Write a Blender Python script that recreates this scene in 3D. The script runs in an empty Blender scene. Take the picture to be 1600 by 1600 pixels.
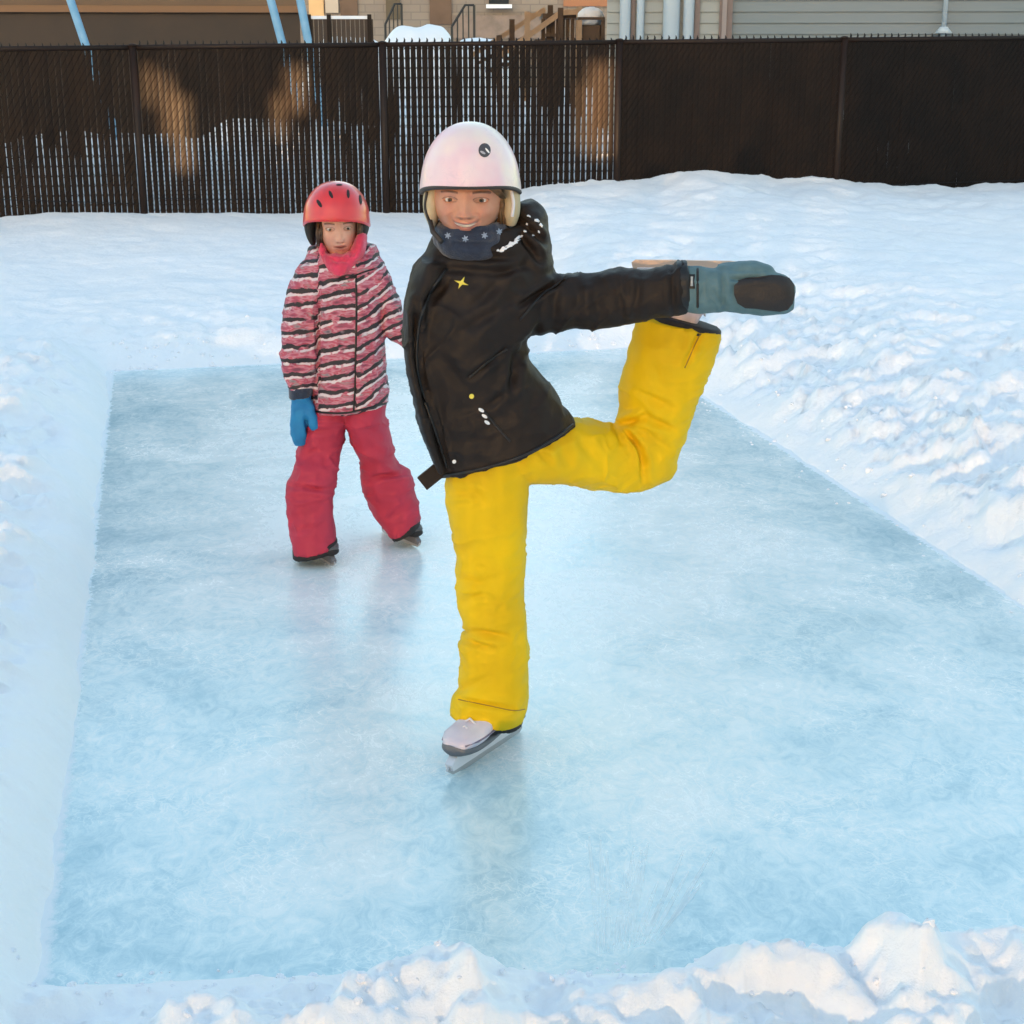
import bpy, bmesh, math, random
import numpy as np
from mathutils import Vector, Matrix
from mathutils.bvhtree import BVHTree
random.seed(7); np.random.seed(7)
C = bpy.context.scene.collection
R = math.radians

# ------------------------------------------------------------------ camera maths
CAMH = 1.8; F = 2400.0
TH = math.atan((800-55)/F)
ct, st = math.cos(TH), math.sin(TH)
def ray(px, py):
    a = (px-800)/F; b = (800-py)/F
    return Vector((a, ct+b*st, -st+b*ct))
CAM = Vector((0, 0, CAMH))
def at_y(px, py, Y):
    d = ray(px, py); return CAM + d*(Y/d.y)
def at_z(px, py, z=0.0):
    d = ray(px, py); return CAM + d*((z-CAMH)/d.z)
def proj(v):
    v = np.asarray(v); x = v[:, 0]; y = v[:, 1]; z = v[:, 2]-CAMH
    dep = y*ct - z*st; up = y*st + z*ct
    return 800+F*x/dep, 800-F*up/dep

# ------------------------------------------------------------------ noise
def _hash(ix, iy, iz, seed):
    n = (ix*374761393 + iy*668265263 + iz*2147483647 + seed*1274126177) & 0xffffffff
    n = ((n ^ (n >> 13))*1274126177) & 0xffffffff
    n = ((n ^ (n >> 16))*2246822519) & 0xffffffff
    n = n ^ (n >> 15)
    return (n & 0xffff)/32767.5-1.0
def vnoise(p, seed=0):
    p = np.asarray(p, dtype=np.float64)
    if p.shape[1] == 2: p = np.concatenate([p, np.zeros((len(p), 1))], 1)
    i = np.floor(p).astype(np.int64); f = p-i; f = f*f*f*(f*(f*6-15)+10)
    r = 0
    for dx in (0, 1):
        wx = f[:, 0] if dx else 1-f[:, 0]
        for dy in (0, 1):
            wy = f[:, 1] if dy else 1-f[:, 1]
            for dz in (0, 1):
                wz = f[:, 2] if dz else 1-f[:, 2]
                r = r + wx*wy*wz*_hash(i[:, 0]+dx, i[:, 1]+dy, i[:, 2]+dz, seed)
    return r
def fbm(p, octv=4, seed=0, gain=.5):
    r = 0; a = 1.0; p = np.asarray(p, dtype=np.float64)
    for k in range(octv):
        r = r + a*vnoise(p*(2.03**k)+k*17.3, seed+k); a *= gain
    return r

# ------------------------------------------------------------------ materials
def mat(name, base, rough=.6, bump=None, var=None, spec=.5, metal=0, sheen=0, ior=None, coat=0, sss=0):
    """bump = [(scale, strength, distance)], var = (scale, other colour, detail)"""
    m = bpy.data.materials.new(name); m.use_nodes = True
    nt = m.node_tree; b = nt.nodes['Principled BSDF']
    b.inputs['Base Color'].default_value = (*base, 1); b.inputs['Roughness'].default_value = rough
    b.inputs['Metallic'].default_value = metal
    b.inputs['Specular IOR Level'].default_value = spec
    if ior: b.inputs['IOR'].default_value = ior
    if sheen: b.inputs['Sheen Weight'].default_value = sheen
    if coat: b.inputs['Coat Weight'].default_value = coat; b.inputs['Coat Roughness'].default_value = .12
    if sss:
        b.inputs['Subsurface Weight'].default_value = sss
        b.inputs['Subsurface Radius'].default_value = (.01, .004, .002); b.inputs['Subsurface Scale'].default_value = .5
    tc = nt.nodes.new('ShaderNodeTexCoord')
    if var:
        n = nt.nodes.new('ShaderNodeTexNoise'); n.inputs['Scale'].default_value = var[0]; n.inputs['Detail'].default_value = var[2] if len(var) > 2 else 4
        nt.links.new(tc.outputs['Object'], n.inputs['Vector'])
        r = nt.nodes.new('ShaderNodeValToRGB'); r.color_ramp.elements[0].position = .35; r.color_ramp.elements[1].position = .65
        r.color_ramp.elements[0].color = (*base, 1); r.color_ramp.elements[1].color = (*var[1], 1)
        nt.links.new(n.outputs['Fac'], r.inputs['Fac']); nt.links.new(r.outputs['Color'], b.inputs['Base Color'])
    prev = None
    for s, st_, di, *rg_ in (bump or []):
        n = nt.nodes.new('ShaderNodeTexNoise'); n.inputs['Scale'].default_value = s; n.inputs['Detail'].default_value = 3
        if rg_: n.noise_type = 'RIDGED_MULTIFRACTAL'; n.inputs['Detail'].default_value = 2; n.inputs['Distortion'].default_value = .8
        nt.links.new(tc.outputs['Object'], n.inputs['Vector'])
        bp = nt.nodes.new('ShaderNodeBump'); bp.inputs['Strength'].default_value = st_; bp.inputs['Distance'].default_value = di
        nt.links.new(n.outputs['Fac'], bp.inputs['Height'])
        if prev: nt.links.new(prev.outputs['Normal'], bp.inputs['Normal'])
        prev = bp
    if prev: nt.links.new(prev.outputs['Normal'], b.inputs['Normal'])
    return m
class NT:
    def __init__(s, m): s.m = m; s.t = m.node_tree; s.b = s.t.nodes['Principled BSDF']; s.tc = s.t.nodes.new('ShaderNodeTexCoord')
    def n(s, ty, **kw):
        q = s.t.nodes.new('ShaderNode'+ty)
        for k, v in kw.items():
            if k in q.inputs: q.inputs[k].default_value = v
            else: setattr(q, k, v)
        return q
    def l(s, a, b): s.t.links.new(a, b)
    def math(s, op, a, b=None):
        q = s.n('Math', operation=op)
        for i, v in enumerate((a, b)):
            if v is None: continue
            if isinstance(v, (int, float)): q.inputs[i].default_value = v
            else: s.l(v, q.inputs[i])
        return q.outputs[0]
    def noise(s, scale, detail=4, vec=None, dist=0, rough=.5):
        q = s.n('TexNoise', Scale=scale, Detail=detail, Distortion=dist, Roughness=rough)
        s.l(vec or s.tc.outputs['Object'], q.inputs['Vector']); return q.outputs['Fac']
    def ramp(s, fac, stops, interp='LINEAR'):
        q = s.n('ValToRGB'); cr = q.color_ramp; cr.interpolation = interp
        while len(cr.elements) < len(stops): cr.elements.new(.5)
        for e, (p, c) in zip(cr.elements, stops): e.position = p; e.color = (*c, 1) if not isinstance(c, (int, float)) else (c, c, c, 1)
        s.l(fac, q.inputs['Fac']); return q.outputs['Color']
    def mix(s, fac, a, b):
        q = s.n('Mix', data_type='RGBA')
        for i, v in ((0, fac), (6, a), (7, b)):
            if isinstance(v, (int, float)): q.inputs[i].default_value = v
            elif isinstance(v, tuple): q.inputs[i].default_value = (*v, 1)
            else: s.l(v, q.inputs[i])
        return q.outputs[2]
    def mapping(s, scale=(1, 1, 1), rot=(0, 0, 0)):
        q = s.n('Mapping'); q.inputs['Scale'].default_value = scale; q.inputs['Rotation'].default_value = rot
        s.l(s.tc.outputs['Object'], q.inputs['Vector']); return q.outputs['Vector']

# ------------------------------------------------------------------ object helpers
def mesh_obj(name, verts, faces, m=None, parent=None, smooth=False):
    me = bpy.data.meshes.new(name); me.from_pydata([tuple(v) for v in verts], [], [tuple(f) for f in faces]); me.update()
    return link(name, me, m, parent, smooth)
def link(name, me, m=None, parent=None, smooth=False):
    o = bpy.data.objects.new(name, me); C.objects.link(o)
    if m: me.materials.clear(); me.materials.append(m)
    if parent: o.parent = parent; o.matrix_parent_inverse = parent.matrix_world.inverted()
    if smooth: me.polygons.foreach_set('use_smooth', [True]*len(me.polygons))
    return o
def tag(o, label=None, cat=None, group=None, kind=None):
    if label: o['label'] = label
    if cat: o['category'] = cat
    if group: o['group'] = group
    if kind: o['kind'] = kind
    return o
def thing(name, label, cat, loc=(0, 0, 0), group=None):
    o = bpy.data.objects.new(name, None); C.objects.link(o); o.location = loc; o.empty_display_size = .2
    bpy.context.view_layer.update()
    return tag(o, label, cat, group)
class MB:
    def __init__(s): s.v = []; s.f = []
    def add(s, v, f):
        o = len(s.v); s.v += [Vector(p) for p in v]; s.f += [tuple(i+o for i in q) for q in f]; return s
    def box(s, a, b, M=None):
        (x0, y0, z0), (x1, y1, z1) = a, b
        v = [Vector(p) for p in ((x0, y0, z0), (x1, y0, z0), (x1, y1, z0), (x0, y1, z0), (x0, y0, z1), (x1, y0, z1), (x1, y1, z1), (x0, y1, z1))]
        if M: v = [M @ p for p in v]
        return s.add(v, [(0, 3, 2, 1), (4, 5, 6, 7), (0, 1, 5, 4), (1, 2, 6, 5), (2, 3, 7, 6), (3, 0, 4, 7)])
    def tube(s, pts, r, n=8, cap=True):
        pts = [Vector(p) for p in pts]; rr = r if isinstance(r, (list, tuple)) else [r]*len(pts); rings = []
        up = Vector((0, 0, 1))
        for i, p in enumerate(pts):
            t = (pts[min(i+1, len(pts)-1)]-pts[max(i-1, 0)]).normalized()
            u = up if abs(t.dot(up)) < .95 else Vector((0, 1, 0))
            a = t.cross(u).normalized(); b = a.cross(t)
            rings.append([p+(a*math.cos(2*math.pi*k/n)+b*math.sin(2*math.pi*k/n))*rr[i] for k in range(n)])
        v = [q for g in rings for q in g]; f = []
        for i in range(len(pts)-1):
            for k in range(n): f.append((i*n+k, i*n+(k+1) % n, (i+1)*n+(k+1) % n, (i+1)*n+k))
        if cap: f.append(tuple(range(n))[::-1]); f.append(tuple((len(pts)-1)*n+k for k in range(n)))
        return s.add(v, f)
    def build(s, name, m, parent=None, smooth=False): return mesh_obj(name, s.v, s.f, m, parent, smooth)

def cat_interp(A, k):
    A = np.asarray(A, float); n = len(A)
    if n < 3:
        return np.array([A[0]+(A[-1]-A[0])*t for t in np.linspace(0, 1, k+1)])
    out = []
    for i in range(n-1):
        p0 = A[max(i-1, 0)]; p1 = A[i]; p2 = A[i+1]; p3 = A[min(i+2, n-1)]
        for j in range(k):
            t = j/k
            out.append(.5*((2*p1)+(-p0+p2)*t+(2*p0-5*p1+4*p2-p3)*t*t+(-p0+3*p1-3*p2+p3)*t**3))
    out.append(A[-1]); return np.array(out)
def loft(mb, secs, Y, n=40, k=4, shrink=1.0, e=2.3):
    """secs: (Lx,Ly,Rx,Ry,dy,t): outline left / right point in photo pixels, depth offset and half depth in metres"""
    S = cat_interp(secs, k); rings = []
    for Lx, Ly, Rx, Ry, dy, t in S:
        L = at_y(Lx, Ly, Y+dy); Rr = at_y(Rx, Ry, Y+dy); c = (L+Rr)/2; a = (Rr-L)/2*shrink; b = Vector((0, t*shrink, 0))
        ring = []
        for j in range(n):
            q = 2*math.pi*j/n; cc = math.cos(q); ss = math.sin(q)
            ring.append(c+a*(math.copysign(abs(cc)**(2/e), cc))+b*(math.copysign(abs(ss)**(2/e), ss)))
        rings.append(ring)
    v = [q for g in rings for q in g]; f = []
    for i in range(len(rings)-1):
        for j in range(n): f.append((i*n+j, i*n+(j+1) % n, (i+1)*n+(j+1) % n, (i+1)*n+j))
    f.append(tuple(range(n))[::-1]); f.append(tuple((len(rings)-1)*n+j for j in range(n)))
    return mb.add(v, f)
def ellipsoid(mb, c, r, nu=24, nv=16, M=None):
    v = []; f = []
    for i in range(nv+1):
        p = math.pi*i/nv
        for j in range(nu):
            a = 2*math.pi*j/nu
            q = Vector((r[0]*math.sin(p)*math.cos(a), r[1]*math.sin(p)*math.sin(a), r[2]*math.cos(p)))
            if M: q = M @ q
            v.append(Vector(c)+q)
    for i in range(nv):
        for j in range(nu): f.append((i*nu+j, (i+1)*nu+j, (i+1)*nu+(j+1) % nu, i*nu+(j+1) % nu))
    return mb.add(v, f)
def fuse(mb, voxel, smooth=6):
    """union of the overlapping closed shapes into one continuous surface"""
    me = bpy.data.meshes.new('t'); me.from_pydata([tuple(v) for v in mb.v], [], mb.f); me.update()
    bm = bmesh.new(); bm.from_mesh(me); bmesh.ops.recalc_face_normals(bm, faces=bm.faces); bm.to_mesh(me); bm.free()
    o = bpy.data.objects.new('t', me); C.objects.link(o)
    r = o.modifiers.new('r', 'REMESH'); r.mode = 'VOXEL'; r.voxel_size = voxel
    if smooth: s = o.modifiers.new('s', 'SMOOTH'); s.factor = .5; s.iterations = smooth
    dg = bpy.context.evaluated_depsgraph_get(); ev = o.evaluated_get(dg)
    out = bpy.data.meshes.new_from_object(ev)
    bpy.data.objects.remove(o); bpy.data.meshes.remove(me)
    return out
def get_co(me):
    a = np.empty(len(me.vertices)*3); me.vertices.foreach_get('co', a); return a.reshape(-1, 3)
def get_no(me):
    a = np.empty(len(me.vertices)*3); me.vertex_normals.foreach_get('vector', a); return a.reshape(-1, 3)
def displace(me, d):
    co = get_co(me)+get_no(me)*d[:, None]; me.vertices.foreach_set('co', co.ravel()); me.update()
def seg_dist(px, py, a, b):
    ax, ay = a; bx, by = b; dx, dy = bx-ax, by-ay; L = dx*dx+dy*dy+1e-9
    t = np.clip(((px-ax)*dx+(py-ay)*dy)/L, 0, 1)
    return np.hypot(px-(ax+t*dx), py-(ay+t*dy)), t
def cloth(me, creases, big=.004, fine=.0012, bs=7., fs=26., seed=1, fold=None, an=None, aa=.004):
    """folds: noise plus creases given as (p0, p1, depth m, width px)"""
    co = get_co(me); px, py = proj(co)
    d = big*fbm(co*bs, 3, seed) + fine*fbm(co*fs, 2, seed+9)
    rg = 1-np.abs(fbm(co*np.array([bs*1.6, bs*1.6, bs*2.6]), 2, seed+21))
    d += (rg-.6)*big*.9
    if an is not None:                                   # long soft folds running across the stretch of the cloth
        q = np.stack([co[:, 0]+an[3]*co[:, 2], co[:, 1], co[:, 2]-an[3]*co[:, 0]], 1)*np.array(an[:3])+.35*np.stack([fbm(co*9, 2, seed+5)]*3, 1)
        r = 1-np.abs(vnoise(q, seed+40)); d += aa*(r**7-.2)*(.35+.65*np.clip(fbm(co*4.5, 2, seed+33)+.5, 0, 1))
        r = 1-np.abs(vnoise(q*2.1+5, seed+41)); d += .45*aa*(r**6-.22)*np.clip(fbm(co*6, 2, seed+34)+.4, 0, 1)
    for p0, p1, dep, w in creases:
        ds, t = seg_dist(px, py, p0, p1)
        env = .35+.65*np.sin(np.pi*np.clip(t, .0, 1))
        d += 1.6*env*(-dep*np.exp(-(ds/w)**2)+.55*dep*np.exp(-((ds-2.1*w)/(1.2*w))**2))
    displace(me, d)
def bvh_of(me):
    return BVHTree.FromPolygons([v.co.copy() for v in me.vertices], [tuple(p.vertices) for p in me.polygons])
def hit(bv, px, py):
    d = ray(px, py).normalized(); loc, no, i, dist = bv.ray_cast(CAM, d)
    if loc is None: return None, None
    if no.dot(d) > 0: no = -no
    return loc, no
def surf_line(bv, pts, n=24, off=.002):
    """points on the cloth along a polyline"""
    pts = cat_interp(pts, max(2, n//max(1, len(pts)-1))); out = []
    for x, y in pts:
        l, no = hit(bv, x, y)
        if l is not None: out.append(l+no*off)
    return out
def patch(bv, name, outline, m, parent, off=.0015, thick=.0015, rings=4):
    """flat badge lying on a curved surface, outline in photo pixels"""
    o = np.array(outline, float); c = o.mean(0); v = []; n = len(o); ok = True
    for r in range(rings+1):
        for q in o:
            p = c+(q-c)*(1-r/rings*.96); l, no = hit(bv, *p)
            if l is None: return None
            v.append(l+no*(off+(thick if r else 0)))
    f = []
    for r in range(rings):
        for j in range(n): f.append((r*n+j, r*n+(j+1) % n, (r+1)*n+(j+1) % n, (r+1)*n+j))
    f.append(tuple(rings*n+j for j in range(n)))
    return mesh_obj(name, v, f, m, parent, True)
def ell(cx, cy, rx, ry, rot=0, n=20):
    return [(cx+rx*math.cos(a)*math.cos(rot)-ry*math.sin(a)*math.sin(rot), cy+rx*math.cos(a)*math.sin(rot)+ry*math.sin(a)*math.cos(rot)) for a in [2*math.pi*i/n for i in range(n)]]

# ================================================================== materials used
M = {}
M['jacket'] = mat('dark_shell_fabric', (.0135, .0095, .008), .55, [(420, .25, .002), (60, .3, .004), (10, .45, .012, 1)], (5, (.020, .013, .0095)), spec=.22)
M['yellow'] = mat('yellow_snow_trousers', (.80, .52, .003), .6, [(500, .2, .002), (45, .25, .004), (9, .45, .012, 1)], (6, (.72, .45, .003)), spec=.2)
M['red'] = mat('raspberry_snow_trousers', (.48, .044, .085), .6, [(500, .2, .002), (45, .25, .004), (9, .45, .012, 1)], (6, (.40, .034, .066)), spec=.2)
M['gaiter'] = mat('black_gaiter', (.012, .011, .012), .7, [(300, .2, .002)])
M['lilac'] = mat('grey_lilac_stitch', (.20, .16, .22), .6)
M['ochre'] = mat('ochre_stitch', (.30, .17, .01), .6)
M['zip'] = mat('black_zip', (.006, .005, .005), .5)
M['navy'] = mat('navy_fleece', (.011, .017, .038), .9, [(260, .6, .003)], (60, (.019, .030, .06)), sheen=.3)
M['teal'] = mat('teal_mitten', (.075, .145, .165), .7, [(300, .3, .002)], (30, (.10, .18, .20)))
M['palm'] = mat('dark_brown_palm', (.016, .011, .009), .55, [(180, .4, .002)])
M['white_plastic'] = mat('white_plastic', (.78, .74, .76), .35, [(30, .05, .002)])
M['boot'] = mat('pale_lilac_boot', (.62, .54, .62), .45, [(120, .3, .002)], (14, (.70, .64, .68)))
M['sole'] = mat('grey_sole', (.14, .14, .15), .5)
M['steel'] = mat('steel_blade', (.50, .48, .48), .35, metal=.5)
M['darkboot'] = mat('charcoal_boot', (.05, .05, .055), .5, [(120, .3, .002)], (20, (.10, .10, .11)))
M['helmet_white'] = mat('pearl_white_shell', (.82, .62, .66), .36, [(6, .10, .012), (90, .12, .002)], (7, (.86, .76, .66)), coat=.15)
_n = NT(M['helmet_white']); _f = _n.noise(7, 3)
_c = _n.ramp(_f, [(.32, (.80, .50, .57)), (.5, (.82, .62, .64)), (.68, (.86, .74, .64))])
_s = _n.ramp(_n.math('ABSOLUTE', _n.math('SUBTRACT', _n.noise(26, 3, dist=1.5), .5)), [(0, 1.0), (.03, 0.0)])
_g = _n.ramp(_n.noise(9, 4), [(.48, 0.0), (.62, 1.0)])
_n.l(_n.mix(_n.math('MULTIPLY', _n.math('MULTIPLY', _s, _g), .45), _c, (.50, .42, .48)), _n.b.inputs['Base Color'])
M['helmet_red'] = mat('red_shell', (.62, .028, .03), .3, [(6, .06, .01)], coat=.4)
M['trim'] = mat('dark_rim_trim', (.035, .028, .024), .6)
M['pad'] = mat('cream_ear_pad', (.50, .38, .22), .8, [(200, .4, .002)], (25, (.58, .46, .30)))
M['darkpad'] = mat('black_ear_pad', (.018, .018, .018), .8, [(200, .4, .002)])
M['pink'] = mat('pink_fleece', (.66, .045, .11), .9, [(240, .6, .003)], (25, (.5, .03, .07)), sheen=.3)
M['blue'] = mat('blue_glove', (.008, .16, .38), .7, [(300, .3, .002)], (30, (.01, .20, .44)))
M['hair'] = mat('dark_blond_hair', (.12, .06, .025), .5, [(90, .6, .004)], (60, (.22, .12, .05)))
M['hairdark'] = mat('brown_hair', (.05, .027, .016), .5, [(90, .6, .004)], (60, (.09, .05, .03)))
M['yellow_logo'] = mat('yellow_stitching', (.75, .62, .08), .6)
M['white_print'] = mat('white_print', (.8, .8, .8), .6)
M['darkgrey'] = mat('dark_grey_print', (.06, .055, .06), .5)
M['snowbit'] = mat('stuck_snow', (.85, .86, .9), .8, [(200, .6, .004)])

# ================================================================== rink layout
FL = at_z(172, 580); NL = at_z(58, 1540); FR = at_z(985, 540)
AX = (FL-NL); AX.z = 0; AX.normalize(); PX = Vector((AX.y, -AX.x, 0))       # length axis, width axis
NL = NL - AX*.25
LEN = (FL-NL).dot(AX); WID = (FR-FL).dot(PX)
r2 = at_z(1595, 948); WID = max(WID, (r2-NL).dot(PX)) if False else ((r2-NL).dot(PX)+WID)/2
print('rink', LEN, WID)
def rink_uv(x, y):
    dx = x-NL.x; dy = y-NL.y
    return dx*PX.x+dy*PX.y, dx*AX.x+dy*AX.y

# fence line: posts at photo columns
YF0 = 13.35; FK = .37
def fence_pt(i):
    return FP0 + FD*i
FP0 = at_y(216, 200, YF0); FP0.z = 0
p3 = at_y(1311, 200, YF0+3*FK); p3.z = 0
FD = (p3-FP0)/3
def fence_y(x): return FP0.y + (x-FP0.x)*FD.y/FD.x

# ------------------------------------------------------------------ snow
NA = at_z(60, 1532, .02); NB = at_z(1600, 1482, .05); _t = (NB-NA).normalized(); NN = (_t.y, -_t.x)
def sstep(a, b, x):
    t = np.clip((x-a)/(b-a), 0, 1); return t*t*(3-2*t)
def snow_h(x, y):
    p = np.stack([x, y], 1); u, v = rink_uv(x, y)
    wob = .015*fbm(p*1.2, 2, 3)+.012*fbm(p*7, 3, 5, .5)
    dl = -u; dr = u-WID; df = v-LEN; dn = (x-NA[0])*NN[0]+(y-NA[1])*NN[1]
    sx = np.maximum(dl, dr); sy = np.maximum(df, dn)
    s = np.where((sx > 0) & (sy > 0), np.hypot(sx, sy), np.maximum(sx, sy)) + wob
    # side weights
    wr = sstep(-.35, .5, dr); wn = sstep(-.12, .12, dn)*(1-.0*wr); wf = sstep(-.3, .4, df)*(1-wr); wl = sstep(-.2, .2, dl)*(1-wf)
    Hb = .20*wl+.16*wf+(.36-.10*sstep(1.5, 4, dr))*wr+(.11+.05*sstep(-1.2, 1.4, x))*wn; Hb = Hb/np.maximum(wl+wf+wr+wn, 1e-3)
    rise = .11*wl+.28*wf+.55*wr+.10*wn; rise = rise/np.maximum(wl+wf+wr+wn, 1e-3)
    so = np.maximum(s, 0)
    prof = Hb*(1-np.exp(-so/np.maximum(rise, .05)))
    back = .10*sstep(1.5, 6, so) + .05*sstep(9, 13, y)
    lump = fbm(p*3.1, 5, 11, .55); lump2 = 1-np.abs(fbm(p*5.0, 4, 31, .5))
    env = sstep(0, .3, so)*(.25+.75*np.exp(-(so/1.3)**2))
    amp = (.062*wl+.030*wf+.075*wr+.066*wn)/np.maximum(wl+wf+wr+wn, 1e-3)
    h = prof+back+env*amp*(lump*.8+(lump2-.55)*.9)
    h += .02*fbm(p*.7, 3, 51)*sstep(.3, 2, so)+.006*fbm(p*24, 3, 61)*env*1.2
    # big clods thrown on the near bank
    for bx, by, bh, bw in CLODS:
        q = ((x-bx)**2+(y-by)**2)/bw**2
        h += bh*np.exp(-q**1.3)*(1+.25*lump)*sstep(-.05, .06, s)
    # drifts against the fence
    dF = fence_y(x)-y
    for bx, bh, bw, bd in DRIFT:
        h += bh*np.exp(-((x-bx)/bw)**2)*np.exp(-(np.abs(dF)/bd)**1.6)
    h += .05*np.exp(-(np.abs(dF)/.5))*(.5+.5*vnoise(p*1.3, 77))
    # rough chunky breakage on the shovelled banks
    ch = np.abs(fbm(p*np.array([11., 11.]), 3, 91, .55)); h += env*amp*.40*(.45-ch)*sstep(0, .12, so)
    # snow thrown up unevenly beyond the fence
    h += sstep(.5, 1.6, -dF)*(.20+.42*np.clip(fbm(p*np.array([.9, .5]), 3, 71)+.35, 0, 1))*(y < 40)
    h = np.where(s < 0, -.04*sstep(0, .04, -s), h)
    return h
def gp(px, py, z): q = at_z(px, py, z); return q.x, q.y
CLODS = []
for px, py, bh, bw in [(728, 1508, .065, .10), (660, 1535, .04, .10), (1130, 1488, .11, .09), (1540, 1488, .06, .13), (1030, 1530, .05, .10), (330, 1570, .03, .12), (1330, 1525, .06, .10), (560, 1555, .05, .09), (1610, 1440, .06, .12), (920, 1560, .04, .08), (430, 1560, .03, .07), (1230, 1520, .05, .07), (1420, 1500, .07, .09), (180, 1575, .04, .09)]:
    x, y = gp(px, py, .18); CLODS.append((x, y, bh, bw))
DRIFT = [(1.75, .09, .45, 1.5), (2.7, .07, .8, 1.4), (5.4, .10, .7, 1.4), (.6, .02, .5, 1.0)]
NX = 560; ys = [0.2]
while ys[-1] < 17:
    ys.append(ys[-1]+.0075*max(1.0, (ys[-1]-1.2)*.75)+(.02 if ys[-1] < 1.5 else 0))
ys += [18, 19.5, 22, 26, 32, 40, 55, 80, 130, 220, 400]
ys = np.array(ys); aa = np.linspace(-1, 1, NX); aa = np.sign(aa)*(.62*np.abs(aa)+.38*np.abs(aa)**3)
Yg, Ag = np.meshgrid(ys, aa, indexing='ij'); Xg = Ag*(Yg+2.2)*.85
Hg = snow_h(Xg.ravel(), Yg.ravel())
far = sstep(17, 22, Yg.ravel()); Hg = Hg*(1-far)+far*.42
V = np.stack([Xg.ravel(), Yg.ravel(), Hg], 1)
ny = len(ys); idx = np.arange(ny*NX).reshape(ny, NX)
q = np.stack([idx[:-1, :-1], idx[:-1, 1:], idx[1:, 1:], idx[1:, :-1]], -1).reshape(-1, 4)
me = bpy.data.meshes.new('snow'); me.vertices.add(len(V)); me.vertices.foreach_set('co', V.ravel())
me.loops.add(len(q)*4); me.loops.foreach_set('vertex_index', q.ravel().astype(np.int32))
me.polygons.add(len(q)); me.polygons.foreach_set('loop_start', np.arange(0, len(q)*4, 4, dtype=np.int32)); me.update(calc_edges=True); me.validate()
snowm = mat('snow', (.86, .88, .91), .75, [(9, .4, .03), (45, .35, .009), (220, .4, .003)], (2.2, (.89, .89, .90)), spec=.3)
tag(link('snow', me, snowm, None, True), kind='structure')
g = MB().add([(-500, -400, -.08), (500, -400, -.08), (500, 600, -.08), (-500, 600, -.08)], [(0, 1, 2, 3)]).build('ground', snowm); tag(g, kind='structure')

cr = MB(); rc = np.random.RandomState(5); pos = []
while len(pos) < 650:
    k = rc.choice([1, 2, 3, 3]); t = rc.rand(); o_ = abs(rc.normal(0, .22))-.06
    if k == 0: u_, v_ = -o_, t*LEN
    elif k == 1: u_, v_ = WID+o_*2.2, t*LEN
    elif k == 2: u_, v_ = t*WID, LEN+o_
    if k < 3: q_ = NL+PX*u_+AX*v_; pos.append((q_.x, q_.y, 1.0 if o_ > 0 else .55))
    else:
        q_ = NA+(NB-NA)*(t*1.1-.05); pos.append((q_.x+NN[0]*o_, q_.y+NN[1]*o_, .9 if o_ > 0 else .5))
pos = np.array(pos); zz_ = np.maximum(snow_h(pos[:, 0], pos[:, 1]), 0)
for (x_, y_, f_), z_ in zip(pos, zz_):
    r_ = f_*(.003+.006*rc.rand()**2)*(1+.12*y_); i0 = len(cr.v)
    ellipsoid(cr, (x_, y_, z_-r_*.12), (r_*rc.uniform(.8, 1.5), r_*rc.uniform(.8, 1.4), r_*rc.uniform(.6, 1.0)), 7, 5, Matrix.Rotation(rc.rand()*3, 3, 'Z') @ Matrix.Rotation(rc.normal()*.5, 3, 'X'))
    for q_ in cr.v[i0:]: q_ += Vector(rc.normal(0, r_*.12, 3))
tag(cr.build('snow_crumbs', M['snowbit'], None, False), 'loose white snow crumbs scattered along the edges of the rink', 'snow crumbs', kind='stuff')
# ------------------------------------------------------------------ ice
def ice_pt(u, v, z=0): p = NL+PX*u+AX*v; return Vector((p.x, p.y, z))
icm = mat('ice', (.5, .7, .8), .2, ior=1.42); n = NT(icm)
geo = n.n('Attribute', attribute_name='frost_glare')
def ridge(scale, detail, dist, wdt, vec=None):
    return n.ramp(n.math('ABSOLUTE', n.math('SUBTRACT', n.noise(scale, detail, vec, dist), .5)), [(0, 1.0), (wdt, 0.0)])
patches = n.noise(1.7, 8, dist=.8, rough=.66)
st1 = n.noise(17, 8, n.mapping((1, .7, 1), (0, 0, R(20))), 1.6, .7)
scr = n.math('MULTIPLY', n.math('MAXIMUM', ridge(5, 2, 1.5, .012), n.math('MAXIMUM', ridge(11, 2, 1.2, .018), ridge(23, 2, .8, .02))), n.ramp(n.noise(2.6, 4), [(.42, 0.0), (.62, 1.0)]))
fr = n.math('ADD', n.math('MULTIPLY', n.math('SUBTRACT', patches, .5), 2.3), n.math('MULTIPLY', n.math('SUBTRACT', st1, .5), 1.5))
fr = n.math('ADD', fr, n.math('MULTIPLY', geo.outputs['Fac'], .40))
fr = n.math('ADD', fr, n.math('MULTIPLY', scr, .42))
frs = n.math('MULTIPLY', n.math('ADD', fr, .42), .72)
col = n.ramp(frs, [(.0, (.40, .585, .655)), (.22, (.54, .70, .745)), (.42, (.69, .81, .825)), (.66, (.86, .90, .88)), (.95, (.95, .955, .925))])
rima = n.n('Attribute', attribute_name='rim')
dust = n.math('SUBTRACT', n.math('ADD', n.math('MULTIPLY', rima.outputs['Fac'], 1.0), n.math('MULTIPLY', n.noise(26, 5, rough=.7), 1.1)), 1.05)
dust = n.math('MINIMUM', n.math('MAXIMUM', n.math('MULTIPLY', dust, 3.0), 0.0), .9)
col = n.mix(dust, col, (.86, .88, .90))
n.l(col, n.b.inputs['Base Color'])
rg = n.ramp(frs, [(.2, .09), (.8, .28)]); n.l(n.math('ADD', rg, n.math('MULTIPLY', dust, .6)), n.b.inputs['Roughness'])
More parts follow.
